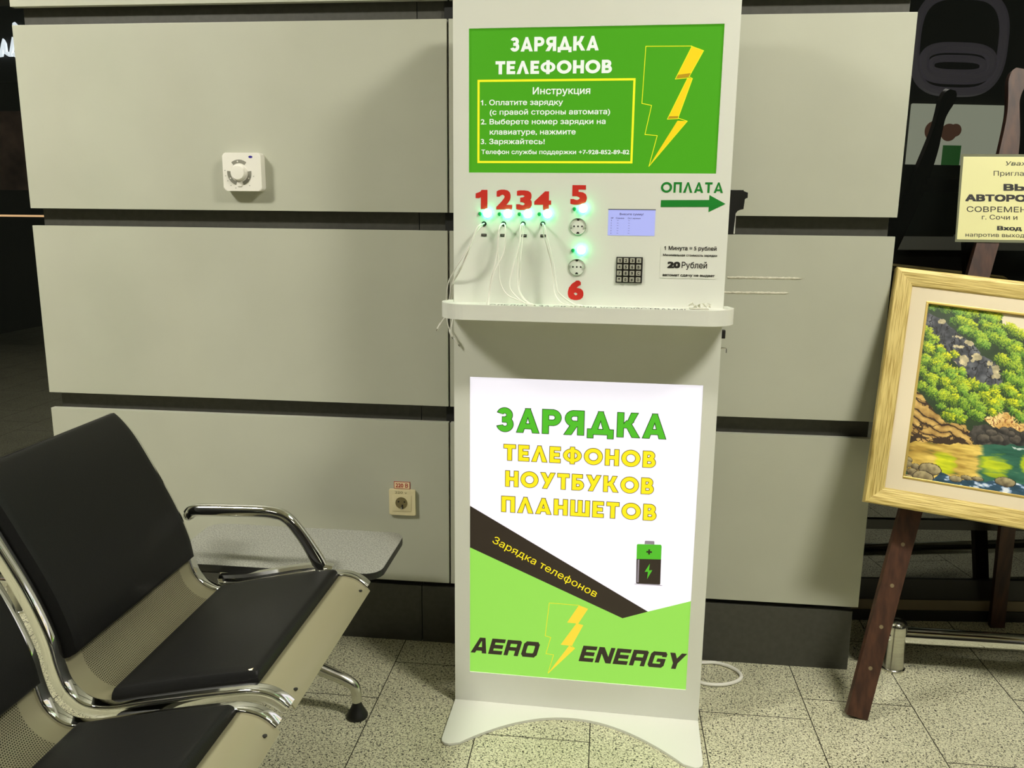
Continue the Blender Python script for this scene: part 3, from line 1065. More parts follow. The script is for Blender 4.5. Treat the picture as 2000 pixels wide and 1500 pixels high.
# usb ports and cable outlets
for x, z in ((.0770, 1.2904), (.1248, 1.2905), (.1773, 1.2903), (.2248, 1.2904)):
    mb = M()
    w, h = .0066, .0032
    for b in ((-w, w, h - .0012, h), (-w, w, -h, -h + .0012), (-w, -w + .0012, -h, h), (w - .0012, w, -h, h)):
        mb.box(x + b[0], x + b[1], -0.0012, 0.004, z + b[2], z + b[3], 0)
    mb.box(x - w, x + w, -0.0003, 0.002, z - h, z + h, 1)
    mb.box(x - w + .002, x + w - .002, -0.0008, 0.002, z - .0004, z + .0012, 2)
    kobj('usb_port', mb, [MT['ink'], MT['black'], MT['greyplastic']])
for x, z in ((.0772, 1.3178), (.1262, 1.3182), (.1748, 1.3187), (.2236, 1.3193)):
    mb = M()
    mb.lathe([(.0062, 0.001), (.0062, -.0016), (.0046, -.0020), (.0040, -.0006), (0, -.0005)], (x, 0, z), 'y', 18)
    kobj('cable_outlet', mb, MT['ink'])


def schuko(mb, x, z, r, d0, mats=(0, 1, 2), pr=0.0021, sunk=0.006):
    """round earthed socket insert facing -y"""
    m0, m1, m2 = mats
    mb.lathe([(r * 1.10, d0 + .003), (r * 1.10, d0 - .0016), (r * 1.03, d0 - .0022), (r, d0 - .0014), (r * .985, d0 + sunk * .25), (0, d0 + sunk * .25)], (x, 0, z), 'y', 36, m0)
    f = d0 + sunk * .25 - .0006
    for dx in (-.0095, 0.0, .0095):
        mb.lathe([(pr, f + .001), (pr, f - .0002), (0, f - .0003)], (x + dx * r / .019, 0, z), 'y', 14, m1)
    for s in (1, -1):
        mb.add([(x - .0042 * r / .019, f - .0004, z + s * r * .93), (x + .0042 * r / .019, f - .0004, z + s * r * .93), (x + .0018, f - .0006, z + s * r * .70), (x - .0018, f - .0006, z + s * r * .70)], [[0, 1, 2, 3]], m1)
        mb.box(x + s * r * .86 - .0015, x + s * r * .86 + .0022, f - .003, f, z - .0035, z + .0035, m0)


for x, z in ((.3100, 1.3146), (.3096, 1.2161)):
    mb = M()
    schuko(mb, x, z, .0192, -0.0010)
    kobj('power_socket', mb, [MT['socketgrey'], MT['ink']])

# bill acceptor on the right side
mb = M()
pl = [(.6675, 1.4055), (.706, 1.4055), (.706, 1.401), (.7165, 1.3995), (.7165, 1.3868), (.7085, 1.3845), (.7085, 1.3600), (.6935, 1.3565), (.6890, 1.3500), (.6880, 1.2985), (.6675, 1.2985)]
mb.prism(pl, lambda p, d: (p[0], d, p[1]), 0.060, 0.145, 0, 0.0015)
acc = kobj('bill_acceptor', mb, MT['rubber'])
mb = M()
mb.box(.6886, .6912, 0.062, 0.143, 1.3005, 1.3540, 0)
kobj('cover_strip', mb, MT['white'], acc)
mb = M()
mb.box(.6675, .6850, 0.070, 0.088, 1.0385, 1.0600, 0, 0.002)
kobj('door_lock', mb, MT['rubber'])
mb = M()
mb.tube([(.668, .079, 1.0130), (.688, .079, 1.0130), (.6895, .079, 1.0115), (.6895, .079, 1.0010)], .0022, 8)
mb.tube([(.668, .079, .9950), (.673, .079, .9950)], .004, 10)
kobj('lock_hook', mb, MT['chrome'])


def catmull(pts, n=8):
    P = [Vector(p) for p in pts]
    P = [P[0] * 2 - P[1]] + P + [P[-1] * 2 - P[-2]]
    out = []
    for i in range(1, len(P) - 2):
        for k in range(n):
            t = k / n
            p0, p1, p2, p3 = P[i - 1], P[i], P[i + 1], P[i + 2]
            out.append(0.5 * ((2 * p1) + (-p0 + p2) * t + (2 * p0 - 5 * p1 + 4 * p2 - p3) * t * t + (-p0 + 3 * p1 - 3 * p2 + p3) * t ** 3))
    out.append(P[-2])
    return out


CABLES = [
    [(0.0782, -0.004, 1.3190), (0.0650, -0.030, 1.3091), (0.0481, -0.035, 1.2657), (0.0246, -0.030, 1.2301), (0.0059, -0.020, 1.2027), (-0.0149, 0.005, 1.1705), (-0.0231, 0.020, 1.1356), (-0.0264, 0.030, 1.1038), (-0.0271, 0.030, 1.0836), (-0.0367, 0.030, 1.0694), (-0.0405, 0.030, 1.0630)],
    [(0.0782, -0.004, 1.3185), (0.0700, -0.025, 1.3120), (0.0531, -0.030, 1.2772), (0.0382, -0.030, 1.2362), (0.0109, -0.015, 1.1935), (-0.0072, 0.005, 1.1646), (-0.0153, 0.020, 1.1297), (-0.0239, 0.030, 1.1038), (-0.0255, 0.030, 1.0836), (-0.0225, 0.030, 1.0604), (-0.0172, 0.030, 1.0450)],
    [(0.0767, -0.004, 1.3176), (0.0626, -0.025, 1.2974), (0.0412, -0.030, 1.2508), (0.0226, -0.020, 1.2059), (0.0010, -0.004, 1.1743), (-0.0055, 0.010, 1.1552), (-0.0106, 0.020, 1.1313), (-0.0119, 0.030, 1.1041), (-0.0088, 0.030, 1.0810), (-0.0060, -0.006, 1.0486), (0.0035, -0.008, 1.0301)],
    [(0.1246, -0.004, 1.3196), (0.1227, -0.030, 1.3156), (0.1199, -0.040, 1.2985), (0.1173, -0.040, 1.2554), (0.1095, -0.045, 1.2121), (0.1037, -0.045, 1.1917), (0.0982, -0.050, 1.1510), (0.0959, -0.050, 1.1318)],
    [(0.1276, -0.004, 1.3196), (0.1345, -0.030, 1.3129), (0.1354, -0.035, 1.2900), (0.1321, -0.040, 1.2499), (0.1154, -0.045, 1.2123), (0.1052, -0.050, 1.1833), (0.0988, -0.050, 1.1452), (0.0994, -0.060, 1.1285)],
    [(0.1255, -0.004, 1.3187), (0.1227, -0.030, 1.3127), (0.1177, -0.035, 1.2898), (0.1205, -0.040, 1.2208), (0.1261, -0.045, 1.1775), (0.1433, -0.050, 1.1491), (0.1744, -0.060, 1.1363), (0.1975, -0.080, 1.1302)],
    [(0.1736, -0.004, 1.3202), (0.1718, -0.030, 1.3105), (0.1695, -0.035, 1.2676), (0.1560, -0.040, 1.2156), (0.1489, -0.045, 1.1693), (0.1677, -0.055, 1.1444), (0.1939, -0.075, 1.1304)],
    [(0.1751, -0.004, 1.3202), (0.1758, -0.025, 1.3133), (0.1716, -0.030, 1.2789), (0.1670, -0.035, 1.2271), (0.1684, -0.040, 1.1693), (0.1825, -0.055, 1.1418), (0.2033, -0.080, 1.1303)],
    [(0.1760, -0.004, 1.3196), (0.1787, -0.020, 1.3118), (0.1737, -0.025, 1.2499), (0.1725, -0.030, 1.2066), (0.1713, -0.035, 1.1631), (0.1869, -0.055, 1.1404), (0.2068, -0.085, 1.1304)],
    [(0.2238, -0.004, 1.3208), (0.2256, -0.020, 1.3139), (0.2306, -0.030, 1.2884), (0.2460, -0.035, 1.2372), (0.2546, -0.040, 1.1944), (0.2607, -0.050, 1.1548), (0.2770, -0.065, 1.1350), (0.2931, -0.085, 1.1297)],
    [(0.2253, -0.004, 1.3202), (0.2319, -0.030, 1.3112), (0.2400, -0.035, 1.2801), (0.2555, -0.040, 1.2233), (0.2627, -0.045, 1.1776), (0.2694, -0.050, 1.1579), (0.2938, -0.060, 1.1392), (0.3185, -0.080, 1.1298)],
    [(0.2223, -0.004, 1.3205), (0.2296, -0.025, 1.3140), (0.2419, -0.030, 1.2743), (0.2519, -0.035, 1.2345), (0.2638, -0.040, 1.1772), (0.2706, -0.050, 1.1551), (0.2968, -0.060, 1.1358), (0.3159, -0.085, 1.1297)],
]
for c in CABLES:
    path = catmull(c, 7)
    mb = M()
    mb.tube(path, 0.0015, 8)
    cb = kobj('charging_cable', mb, MT['cable'])
    a, b = path[-3], path[-1]
    d = (b - a).normalized()
    if abs(d.z) < 0.9 and b.z > 1.10:
        d.z *= 0.3
        d.normalize()
    mb = M()
    mb.tube([b - d * .002, b, b + d * .004, b + d * .016, b + d * .018], [.0018, .0028, .0034, .0034, .0026], 10, 0)
    mb.tube([b + d * .018, b + d * .024], .0018, 8, 1)
    kobj('plug', mb, [MT['cable'], MT['satin']], cb)

# mains cord looping out on the floor
mb = M()
mb.tube(catmull([(.60, .205, .010), (.655, .30, .006), (.704, .312, .0055), (.748, .317, .0055), (.791, .296, .0055), (.812, .259, .0055), (.797, .223, .0055), (.75, .196, .0055), (.70, .194, .0055), (.675, .215, .0060), (.64, .215, .03), (.63, .199, .06)], 8), .0055, 10)
kobj('power_cord', mb, MT['cable'])

# crumpled clear tape left on the shelf
mb = M()
rnd = random.Random(8)
for k in range(9):
    x, y, z = .585 + rnd.random() * .045, -.012 - rnd.random() * .03, zt - .004
    vs = []
    L = .012 + rnd.random() * .02
    a = rnd.random() * 3
    for i in range(4):
        t = i / 3
        px, pz = x + (t - .5) * L * math.cos(a), z + .002 + .007 * rnd.random() + .006 * (1 - abs(t - .5) * 2)
        vs += [(px, y, pz), (px + .003, y - .008 - .004 * rnd.random(), pz + .002 * rnd.random())]
    mb.add(vs, [[0, 1, 3, 2], [2, 3, 5, 4], [4, 5, 7, 6]], 0, True)
mb.box(.585, .630, -.040, -.012, zt - .0052, zt - .0040)
mb.v = [tuple(KM @ Vector(p)) for p in mb.v]
tag(obj('tape_scrap', mb, MT['tape']), 'crumpled scrap of clear tape on the right end of the kiosk shelf', 'tape')

# ------------------------------------------------------------------ things on the wall
def rrect(x0, x1, z0, z1, r, n=5):
    pts = []
    for cx_, cz_, a0 in ((x1 - r, z1 - r, 0), (x0 + r, z1 - r, 90), (x0 + r, z0 + r, 180), (x1 - r, z0 + r, 270)):
        for k in range(n + 1):
            a = math.radians(a0 + 90 * k / n)
            pts.append((cx_ + r * math.cos(a), cz_ + r * math.sin(a)))
    return pts


fy = lambda p, d: (p[0], d, p[1])
th = empty('wall_thermostat', 'square white thermostat with round dial on the grey wall panel', 'thermostat', Matrix.Translation((-1.054, 0, 1.453)))
mb = M()
mb.prism(rrect(-1.1115, -0.9965, 1.3985, 1.5060, .010), fy, -0.0005, -0.030, 0, 0.004)
obj('case', mb, MT['plastic'], th)
dcx, dcz = -1.062, 1.4500
mb = M()
for a0, a1 in ((52, 128), (172, 252), (288, 368)):
    n = 14
    vs = []
    for k in range(n + 1):
        a = math.radians(a0 + (a1 - a0) * k / n)
        vs += [(dcx + .0265 * math.cos(a), -.0306, dcz + .0265 * math.sin(a)), (dcx + .0365 * math.cos(a), -.0306, dcz + .0365 * math.sin(a))]
    mb.add(vs, [[2 * k, 2 * k + 1, 2 * k + 3, 2 * k + 2] for k in range(n)], 0)
for a in (97, 210, 330):
    a = math.radians(a)
    mb.lathe([(.0022, -.0305), (.0022, -.0312), (0, -.0313)], (dcx + .0315 * math.cos(a), 0, dcz + .0315 * math.sin(a)), 'y', 12, 1)
for x, z in ((-.043, .006), (-.042, -.009), (-.036, -.023), (-.027, -.036), (-.013, -.043), (.042, -.010), (.029, -.036)):
    mb.box(dcx + x - .0016, dcx + x + .0016, -.0307, -.0300, dcz + z - .0008, dcz + z + .0008, 2)
obj('scale_marks', mb, [MT['greyplastic'], MT['plastic'], MT['greyplastic']], th)
mb = M()
mb.lathe([(.0235, -.0295), (.0230, -.036), (.0205, -.043), (.0190, -.0445), (0, -.0450)], (dcx, 0, dcz), 'y', 36, 0)
mb.lathe([(.0255, -.0300), (.0255, -.0312), (.0235, -.0316), (.0232, -.0300)], (dcx, 0, dcz), 'y', 36, 0)
mb.box(dcx - .0065, dcx + .0065, -.0325, -.0300, dcz - .039, dcz - .0235, 0, .001)
obj('dial', mb, MT['plastic'], th)
mb = M()
mb.add([(-1.0265 + .0062 * math.cos(2 * math.pi * k / 24), -.0306, 1.4940 + .0032 * math.sin(2 * math.pi * k / 24)) for k in range(24)], [list(range(24))])
obj('blue_badge', mb, MT['blue'], th)

so = empty('wall_socket', 'cream mains socket on the grey wall panel above the side table', 'socket', Matrix.Translation((-.604, 0, .467)))
mb = M()
mb.prism(rrect(-.6455, -.5630, .4265, .5085, .003), fy, -0.0005, -0.009, 0, 0.0025)
obj('frame_plate', mb, MT['cream'], so)
mb = M()
mb.prism(rrect(-.6355, -.5765, .4395, .4910, .0015), fy, -0.008, -0.0102, 0, 0.0006)
sx_, sz_ = -.6065, .4665
mb.lathe([(.0200, -.0102), (.0200, -.0108), (.0192, -.0110), (.0190, -.0101)], (sx_, 0, sz_), 'y', 36, 0)
ins = obj('insert', mb, MT['cream'], so)
mb = M()
mb.lathe([(.0190, -.0106), (.0188, -.0103), (0, -.0103)], (sx_, 0, sz_), 'y', 36, 0)  # shallow disc, darker colour stands in for shade in the recess
for dx in (-.0090, .0095):
    mb.lathe([(.0027, -.0104), (.0027, -.0109), (0, -.0110)], (sx_ + dx, 0, sz_ + .004), 'y', 14, 1)
mb.box(sx_ + .0005, sx_ + .0050, -.0118, -.0100, sz_ - .0185, sz_ - .0050, 1)
mb.box(sx_ - .0025, sx_ + .0022, -.0122, -.0100, sz_ - .0190, sz_ - .0135, 2)
obj('socket_well', mb, [MT['handink_wellshade'], MT['ink'], MT['satin']], ins)
mb = M()
put_text(mb, '220 v', -.6270, -.5890, .4965, .0075, lambda x, z, d: (x, d, z), -.0094, 0.0)
obj('handwriting', mb, MT['handink_wellshade'], so)

st = empty('voltage_sticker', 'small red and cream voltage sticker above the wall socket', 'sticker', Matrix.Translation((-.6065, 0, .519)))
mb = M()
mb.box(-.6315, -.5805, -.0014, -.0002, .5092, .5322, 0)
obj('border', mb, MT['stickerred'], st)
mb = M()
mb.box(-.6297, -.5823, -.0020, -.0014, .5108, .5306, 0)
fc = obj('face', mb, MT['stickerpaper'], st)
mb = M()
put_text(mb, '220 В', -.6258, -.5870, .5138, .0135, lambda x, z, d: (x, d, z), -.0024, 0.02)
obj('lettering', mb, MT['stickerred'], fc)

for nm, (xa, za, xb, zb_), lab in (('adhesive_strip', (.334, 1.1742, .537, 1.1750), 'upper streak of dried white adhesive on the panel right of the kiosk'),
                                   ('adhesive_strip', (.322, 1.1322, .505, 1.1335), 'lower streak of dried white adhesive on the panel right of the kiosk')):
    mb = M()
    rnd = random.Random(int(za * 1000))
    n = 44
    vs, fs = [], []
    for i in range(n + 1):
        t = i / n
        w = .0034 * (1 if t < .9 else (1 - t) * 8 + .2) + rnd.uniform(-.0007, .0007)
        x, z = xa + (xb - xa) * t, za + (zb_ - za) * t + rnd.uniform(-.0005, .0005)
        hgt = .0012 + rnd.uniform(0, .0012)
        vs += [(x, -.0001, z - w), (x, -hgt, z - w * .5), (x, -hgt, z + w * .5), (x, -.0001, z + w)]
    for i in range(n):
        for k in range(3):
            fs.append([i * 4 + k, i * 4 + k + 1, (i + 1) * 4 + k + 1, (i + 1) * 4 + k])
    mb.add(vs, fs, 0, True)
    tag(obj(nm, mb, MT['residue']), lab, 'adhesive strip', 'adhesive streaks on the wall panel')

# ------------------------------------------------------------------ beam bench
bench = empty('beam_bench', 'two seat chrome and black waiting bench with speckled side table', 'bench', Matrix.Translation((-0.90, -0.75, 0)))
PROF = [(-1.262, .822), (-1.240, .812), (-1.203, .767), (-1.158, .685), (-1.112, .595), (-1.080, .510), (-1.068, .450), (-1.052, .402), (-1.015, .369), (-.965, .364), (-.900, .378), (-.800, .400), (-.710, .418), (-.660, .426), (-.622, .421), (-.594, .404), (-.580, .388)]
pp = catmull([(x, 0, z) for x, z in PROF], 8)
dist = [0.0]
for a, b in zip(pp[:-1], pp[1:]):
    dist.append(dist[-1] + (b - a).length)
SL = dist[-1]


def prof(s):
    s = max(-0.05, min(SL + 0.05, s))
    i = 0
    while i < len(dist) - 2 and dist[i + 1] < s:
        i += 1
    t = (s - dist[i]) / (dist[i + 1] - dist[i])
    p = pp[i].lerp(pp[i + 1], t)
    tt = (pp[min(i + 2, len(pp) - 1)] - pp[max(i - 1, 0)]).normalized()
    nrm = Vector((-tt.z, 0, tt.x))          # towards the sitter
    if nrm.x + nrm.z < 0:
        nrm = -nrm
    return p, tt, nrm


def s_at_x(x, lo, hi):
    best = min((abs(prof(lo + (hi - lo) * k / 400)[0].x - x), lo + (hi - lo) * k / 400) for k in range(401))
    return best[1]


def s_at_z(z, lo, hi):
    best = min((abs(prof(lo + (hi - lo) * k / 400)[0].z - z), lo + (hi - lo) * k / 400) for k in range(401))
    return best[1]


SMID = s_at_x(-1.0, 0.45, SL)
Y_FAR, Y_NEAR = -0.451, -0.991


def sheet(y0, y1, s0, s1, off, th, ns=90, uvs=True):
    mb = M()
    vs, fs = [], []
    ss = [s0 + (s1 - s0) * k / ns for k in range(ns + 1)]
    for side in (0, 1):
        for s in ss:
            p, t, n = prof(s)
            for y in (y0, y1):
                q = p + n * (off - th * side)
                vs.append((q.x, y, q.z))
    W = (ns + 1) * 2
    for i in range(ns):
        fs.append([i * 2, i * 2 + 1, i * 2 + 3, i * 2 + 2])
        fs.append([W + i * 2, W + i * 2 + 2, W + i * 2 + 3, W + i * 2 + 1])
        fs.append([i * 2, i * 2 + 2, W + i * 2 + 2, W + i * 2])
        fs.append([i * 2 + 1, W + i * 2 + 1, W + i * 2 + 3, i * 2 + 3])
    fs.append([0, W, W + 1, 1])
    fs.append([ns * 2, ns * 2 + 1, W + ns * 2 + 1, W + ns * 2])
    mb.add(vs, fs, 0, True)
    uv = [(ss[(i % W) // 2], (y1 - y0) * (i % 2)) for i in range(2 * W)]
    return mb, uv


def cushion(y0, y1, s0, s1, base, th, nu=40, nv=26):
    """upholstered pad lying on the sheet"""
    mb = M()
    vs, fs = [], []

    def edge(u, ln, e):
        d = min(u, 1 - u) * ln
        return math.sqrt(max(0.0, 1 - (1 - min(1.0, d / e)) ** 2.4))

    us = [0.5 - 0.5 * math.cos(math.pi * i / nu) for i in range(nu + 1)]
    vv = [0.5 - 0.5 * math.cos(math.pi * j / nv) for j in range(nv + 1)]
    for side in (0, 1):
        for u in us:
            s = s0 + (s1 - s0) * u
            p, t, n = prof(s)
            for v in vv:
                y = y0 + (y1 - y0) * v
                h = base if side else base + 0.004 + th * min(edge(u, s1 - s0, .011), edge(v, y1 - y0, .014)) + 0.004 * math.sin(math.pi * u) * math.sin(math.pi * v)
                q = p + n * h
                vs.append((q.x, y, q.z))
    W = (nu + 1) * (nv + 1)
    for i in range(nu):
        for j in range(nv):
            a = i * (nv + 1) + j
            fs.append([a, a + 1, a + nv + 2, a + nv + 1])
            fs.append([W + a, W + a + nv + 1, W + a + nv + 2, W + a + 1])
    for i in range(nu):
        a, b = i * (nv + 1), (i + 1) * (nv + 1)
        fs.append([a, b, W + b, W + a])
        fs.append([a + nv, W + a + nv, W + b + nv, b + nv])
    for j in range(nv):
        a, b = j, nu * (nv + 1) + j
        fs.append([a, W + a, W + a + 1, a + 1])
        fs.append([b, b + 1, W + b + 1, W + b])
    mb.add(vs, fs, 0, True)
    return mb


def rail(y, w=0.031, h=0.009):
    mb = M()
    sec = []
    for cx_, cz_, a0 in ((w / 2 - .006, h - .006, 0), (-w / 2 + .006, h - .006, 90)):
        for k in range(5):
            a = math.radians(a0 + 90 * k / 4)
            sec.append((cx_ + .006 * math.cos(a), cz_ + .006 * math.sin(a)))
    sec += [(-w / 2, -.014), (-w / 2 + .005, -.020), (w / 2 - .005, -.020), (w / 2, -.014)]
    path, fr = [], []
    ns = 110
    for k in range(ns + 1):
        s = SL * k / ns * 0.985
        p, t, n = prof(s)
        path.append((p.x, y, p.z))
        fr.append((Vector((0, 1, 0)), n))
    mb.sweep(sec, path, fr)
    return mb


SB0, SB1 = 0.012, s_at_z(.452, 0.25, SMID)
SS0, SS1 = s_at_x(-.975, SMID, SL), s_at_x(-.660, SMID, SL - .02)
mb, uv = sheet(Y_NEAR + .006, Y_FAR - .006, 0.0, SL, 0.0, 0.003)
seat = obj('seat_unit', mb, MT['perf'], bench, fix=True)
ul = seat.data.uv_layers.new(name='UVMap')
for lp in seat.data.loops:
    ul.data[lp.index].uv = uv[lp.vertex_index]
kids = []
kids.append(obj('back_cushion', cushion(Y_NEAR + .018, Y_FAR - .014, SB0, SB1, .001, .024), MT['leather'], seat))
kids.append(obj('seat_cushion', cushion(Y_NEAR + .022, Y_FAR - .017, SS0, SS1, .001, .021), MT['leather'], seat))
kids.append(obj('side_rail', rail(Y_FAR), MT['chrome'], seat))
kids.append(obj('side_rail', rail(Y_NEAR), MT['chrome'], seat))
# front lip bolts
for y in (Y_FAR - .045, Y_NEAR + .045):
    mb = M()
    p, t, n = prof(SL - .022)
    q = p + n * .0015
    mb.lathe([(.0045, -.001), (.0045, .0012), (0, .0015)], (q.x, y, q.z), 'z', 14)
    kids.append(obj('bolt', mb, MT['rubber'], seat))
PITCH = 0.605
s2 = seat.copy()
COL.objects.link(s2)
s2.parent = bench
s2.location = (0, -PITCH, 0)
for k in kids:
    c = k.copy()
    COL.objects.link(c)
    c.parent = s2

# wear on the nearer corner of the far seat only
mb = M()
p, t, n = prof(SS1 - .014)
q = p + n * .0285
mb.add([(q.x - .008, Y_NEAR + .032, q.z - .004), (q.x + .003, Y_NEAR + .028, q.z - .006), (q.x + .007, Y_NEAR + .031, q.z - .007), (q.x + .005, Y_NEAR + .042, q.z - .003), (q.x - .001, Y_NEAR + .034, q.z - .002)], [[0, 1, 2, 3, 4]], 0)
tear = obj('tear', mb, MT['cream'], kids[1])
tear['label'] = 'pale torn corner of the seat cushion'
mb = M()
p, t, n = prof(SS1 - .035)
for k in range(2):
    q = p + n * .0008 + t * (.006 * k)
    mb.add([(q.x - .005, Y_NEAR + .0155, q.z - .001), (q.x + .008, Y_NEAR + .0155, q.z + .002), (q.x + .006, Y_NEAR + .0205, q.z + .002), (q.x - .004, Y_NEAR + .0200, q.z - .001)], [[0, 1, 2, 3]], 0) if k == 0 else None
obj('purple_mark', mb, mat('purple_mark', rgb(140, 40, 130), .6), seat)

# beam, legs, armrest, side table
mb = M()
mb.box(-.955, -.865, -1.70, -.10, .275, .335, 0, .004)
obj('beam', mb, MT['rubber'], bench)
for yl in (-.421, -1.628):
    mb = M()
    pth = catmull([(-.890, yl, .275), (-.86, yl, .205), (-.79, yl, .160), (-.715, yl, .128), (-.665, yl, .108), (-.640, yl, .088), (-.635, yl, .047)], 6)
    mb.tube(pth, [.020 - .0065 * i / len(pth) for i in range(len(pth))], 14)
    pth = catmull([(-.890, yl, .275), (-.92, yl, .205), (-.98, yl, .160), (-1.05, yl, .128), (-1.105, yl, .108), (-1.128, yl, .088), (-1.133, yl, .047)], 6)
    mb.tube(pth, [.020 - .0065 * i / len(pth) for i in range(len(pth))], 14)
    mb.box(-.955, -.865, yl - .02, yl + .02, .235, .277, 0, .004)
    lg = obj('leg', mb, MT['satin'], bench)
    for xf in (-.635, -1.133):
        mb = M()
        mb.lathe([(.0270, 0.0005), (.0290, .004), (.0285, .009), (.0240, .016), (.0150, .034), (.0125, .042), (.0110, .050)], (xf, yl, 0), 'z', 24)
        obj('foot', mb, MT['rubber'], lg)
ya = -.419
mb = M()
pth = catmull([(-1.078, ya, .556), (-1.066, ya, .566), (-1.03, ya, .570), (-.90, ya, .574), (-.845, ya, .572), (-.81, ya, .560), (-.775, ya, .520), (-.735, ya, .455), (-.712, ya, .405)], 7)
mb.tube(pth, [.0145] * (len(pth) - 14) + [.0145 + .004 * i / 14 for i in range(14)], 14, 0, True, 1.15)
mb.lathe([(0, -.0135), (.009, -.012), (.0135, -.005), (.0135, .005), (.009, .012), (0, .0135)], (-1.079, ya, .553), 'y', 18)
# lower cast bar
sec = [(-.013, -.018), (.013, -.018), (.014, .007), (.008, .014), (-.008, .014), (-.014, .007)]
pth = catmull([(-1.000, ya, .377), (-.96, ya, .381), (-.92, ya, .386), (-.86, ya, .399), (-.79, ya, .415), (-.725, ya, .426), (-.690, ya, .422)], 6)
fr = []
for i in range(len(pth)):
    t = (pth[min(i + 1, len(pth) - 1)] - pth[max(i - 1, 0)]).normalized()
    fr.append((Vector((0, 1, 0)), Vector((-t.z, 0, t.x))))
mb.sweep(sec, pth, fr)
mb.box(-1.005, -.955, ya - .012, ya + .012, .325, .386, 0, .004)
mb.box(-.940, -.870, ya - .012, ya + .012, .333, .378, 0, .003)
obj('armrest', mb, MT['chrome'], bench)
mb = M()
TZ = .408
tp = rrect(-1.172, -.572, -.400, -.105, .045, 8)
mb.prism(tp, lambda p, d: (p[0], p[1], d), TZ - .0008, TZ, 0)
top = obj('table_top', mb, MT['tabletop'], bench)
mb = M()
mb.prism(rrect(-1.173, -.571, -.401, -.104, .046, 8), lambda p, d: (p[0], p[1], d), TZ - .020, TZ - .0010, 0, .003)
obj('table_edge', mb, MT['rubber'], top)
mb = M()
for x in (-1.00, -.86):
    mb.box(x - .02, x + .02, -.385, -.355, .315, TZ - .0195, 0, .003)
mb.box(-1.02, -.84, -.36, -.12, TZ - .034, TZ - .0195, 0, .002)
mb.box(-.945, -.875, -.36, -.12, .333, TZ - .034, 0)
obj('table_bracket', mb, MT['satin'], top)

# ------------------------------------------------------------------ bumper rails in front of the glass
def bumper(x0, x1, post_x, label, left_cap, right_cap):
    e = empty('bumper_rail', label, 'bumper rail', Matrix.Translation((post_x[0], .032, 0)), 'chrome bumper rails before the windows')
    mb = M()
    mb.tube([(x0, .032, .111), (x1, .032, .111)], .0245, 22)
    for x, s in ((x0, -1), (x1, 1)):
        mb.lathe([(.0285, 0), (.0285, s * -.022), (.0285, s * .002), (.022, s * .010), (0, s * .014)], (x, .032, .111), 'x', 22)
    obj('rail_tube', mb, MT['chrome'], e)
    for px in post_x:
        mb = M()
        mb.lathe([(.036, .0005), (.036, .006), (.0325, .008), (.0315, .010), (.0315, .140), (.030, .150), (.022, .158), (.010, .1615), (0, .162)], (px, .032, 0), 'z', 30)
        obj('post', mb, MT['steel'], e)


bumper(.826, 2.6, (.899, 2.3), 'chrome floor bumper rail behind the easel on the right', True, True)
bumper(-3.4, -1.80, (-1.95, -3.2), 'chrome floor bumper rail behind the bench at the left edge', True, True)

# ------------------------------------------------------------------ easel
easel = empty('easel', 'dark brown wooden tripod easel holding the framed landscape', 'easel', Matrix.Translation((1.32, -.05, 0)))


def plank(mb, ctr, w, th, nrm):
    """ctr: list of (point, half width) ; flat strip in the leg plane"""
    n = len(ctr)
    vs, fs = [], []
    nrm = Vector(nrm).normalized()
    for i, (p, hw) in enumerate(ctr):
        p = Vector(p)
        t = (Vector(ctr[min(i + 1, n - 1)][0]) - Vector(ctr[max(i - 1, 0)][0])).normalized()
        a = nrm.cross(t).normalized()
        for sa, sn in ((1, 1), (1, -1), (-1, -1), (-1, 1)):
            vs.append(p + a * hw * sa + nrm * th / 2 * sn)
    for i in range(n - 1):
        for k in range(4):
            fs.append([i * 4 + k, i * 4 + (k + 1) % 4, (i + 1) * 4 + (k + 1) % 4, (i + 1) * 4 + k])
    fs.append([0, 1, 2, 3])
    fs.append([(n - 1) * 4 + k for k in (3, 2, 1, 0)])
    mb.add(vs, fs, 0)


def LP(x, z):
    return (x, -.250 + .2487 * z, z)


LN = (0, -math.cos(math.atan(.2487)), math.sin(math.atan(.2487)))
cl = [(.716, .004, .0285), (.850, .56, .0285), (1.020, 1.21, .0285), (1.072, 1.42, .0275), (1.085, 1.50, .026), (1.094, 1.565, .022), (1.098, 1.62, .0165), (1.099, 1.66, .0150), (1.102, 1.685, .018), (1.106, 1.705, .0225), (1.110, 1.722, .0235), (1.113, 1.738, .020), (1.115, 1.748, .011)]
XC = 1.335
for sgn in (1, -1):
    mb = M()
    pts = []
    for x, z, hw in [tuple(v) for v in catmull(cl, 5)]:
        pts.append((LP(x if sgn > 0 else 2 * XC - x, z), hw))
    plank(mb, pts, 0, .022, LN)
    lg = obj('front_leg', mb, MT['wood'], easel)
    for z in (.135, .245, .355, .465):
        mb = M()
        x = .716 + (.850 - .716) * z / .56
        x = x if sgn > 0 else 2 * XC - x
        p = Vector(LP(x, z)) + Vector(LN) * .0112
        ring = [p + Vector((.0055 * math.cos(2 * math.pi * k / 14), 0, 0)) + Vector((0, .2487, 1)).normalized() * .0055 * math.sin(2 * math.pi * k / 14) for k in range(14)]
        mb.add(ring, [list(range(14))], 0)
        obj('peg_hole', mb, MT['frame_tan'], lg)
    mb = M()
    x = .716 + (.850 - .716) * .62 / .56
    x = x if sgn > 0 else 2 * XC - x
    p = Vector(LP(x, .615 if sgn > 0 else .54))
    mb.tube([p, p + Vector((0, -.075, .012))], .007, 10)
    obj('support_peg', mb, MT['wood'], lg)
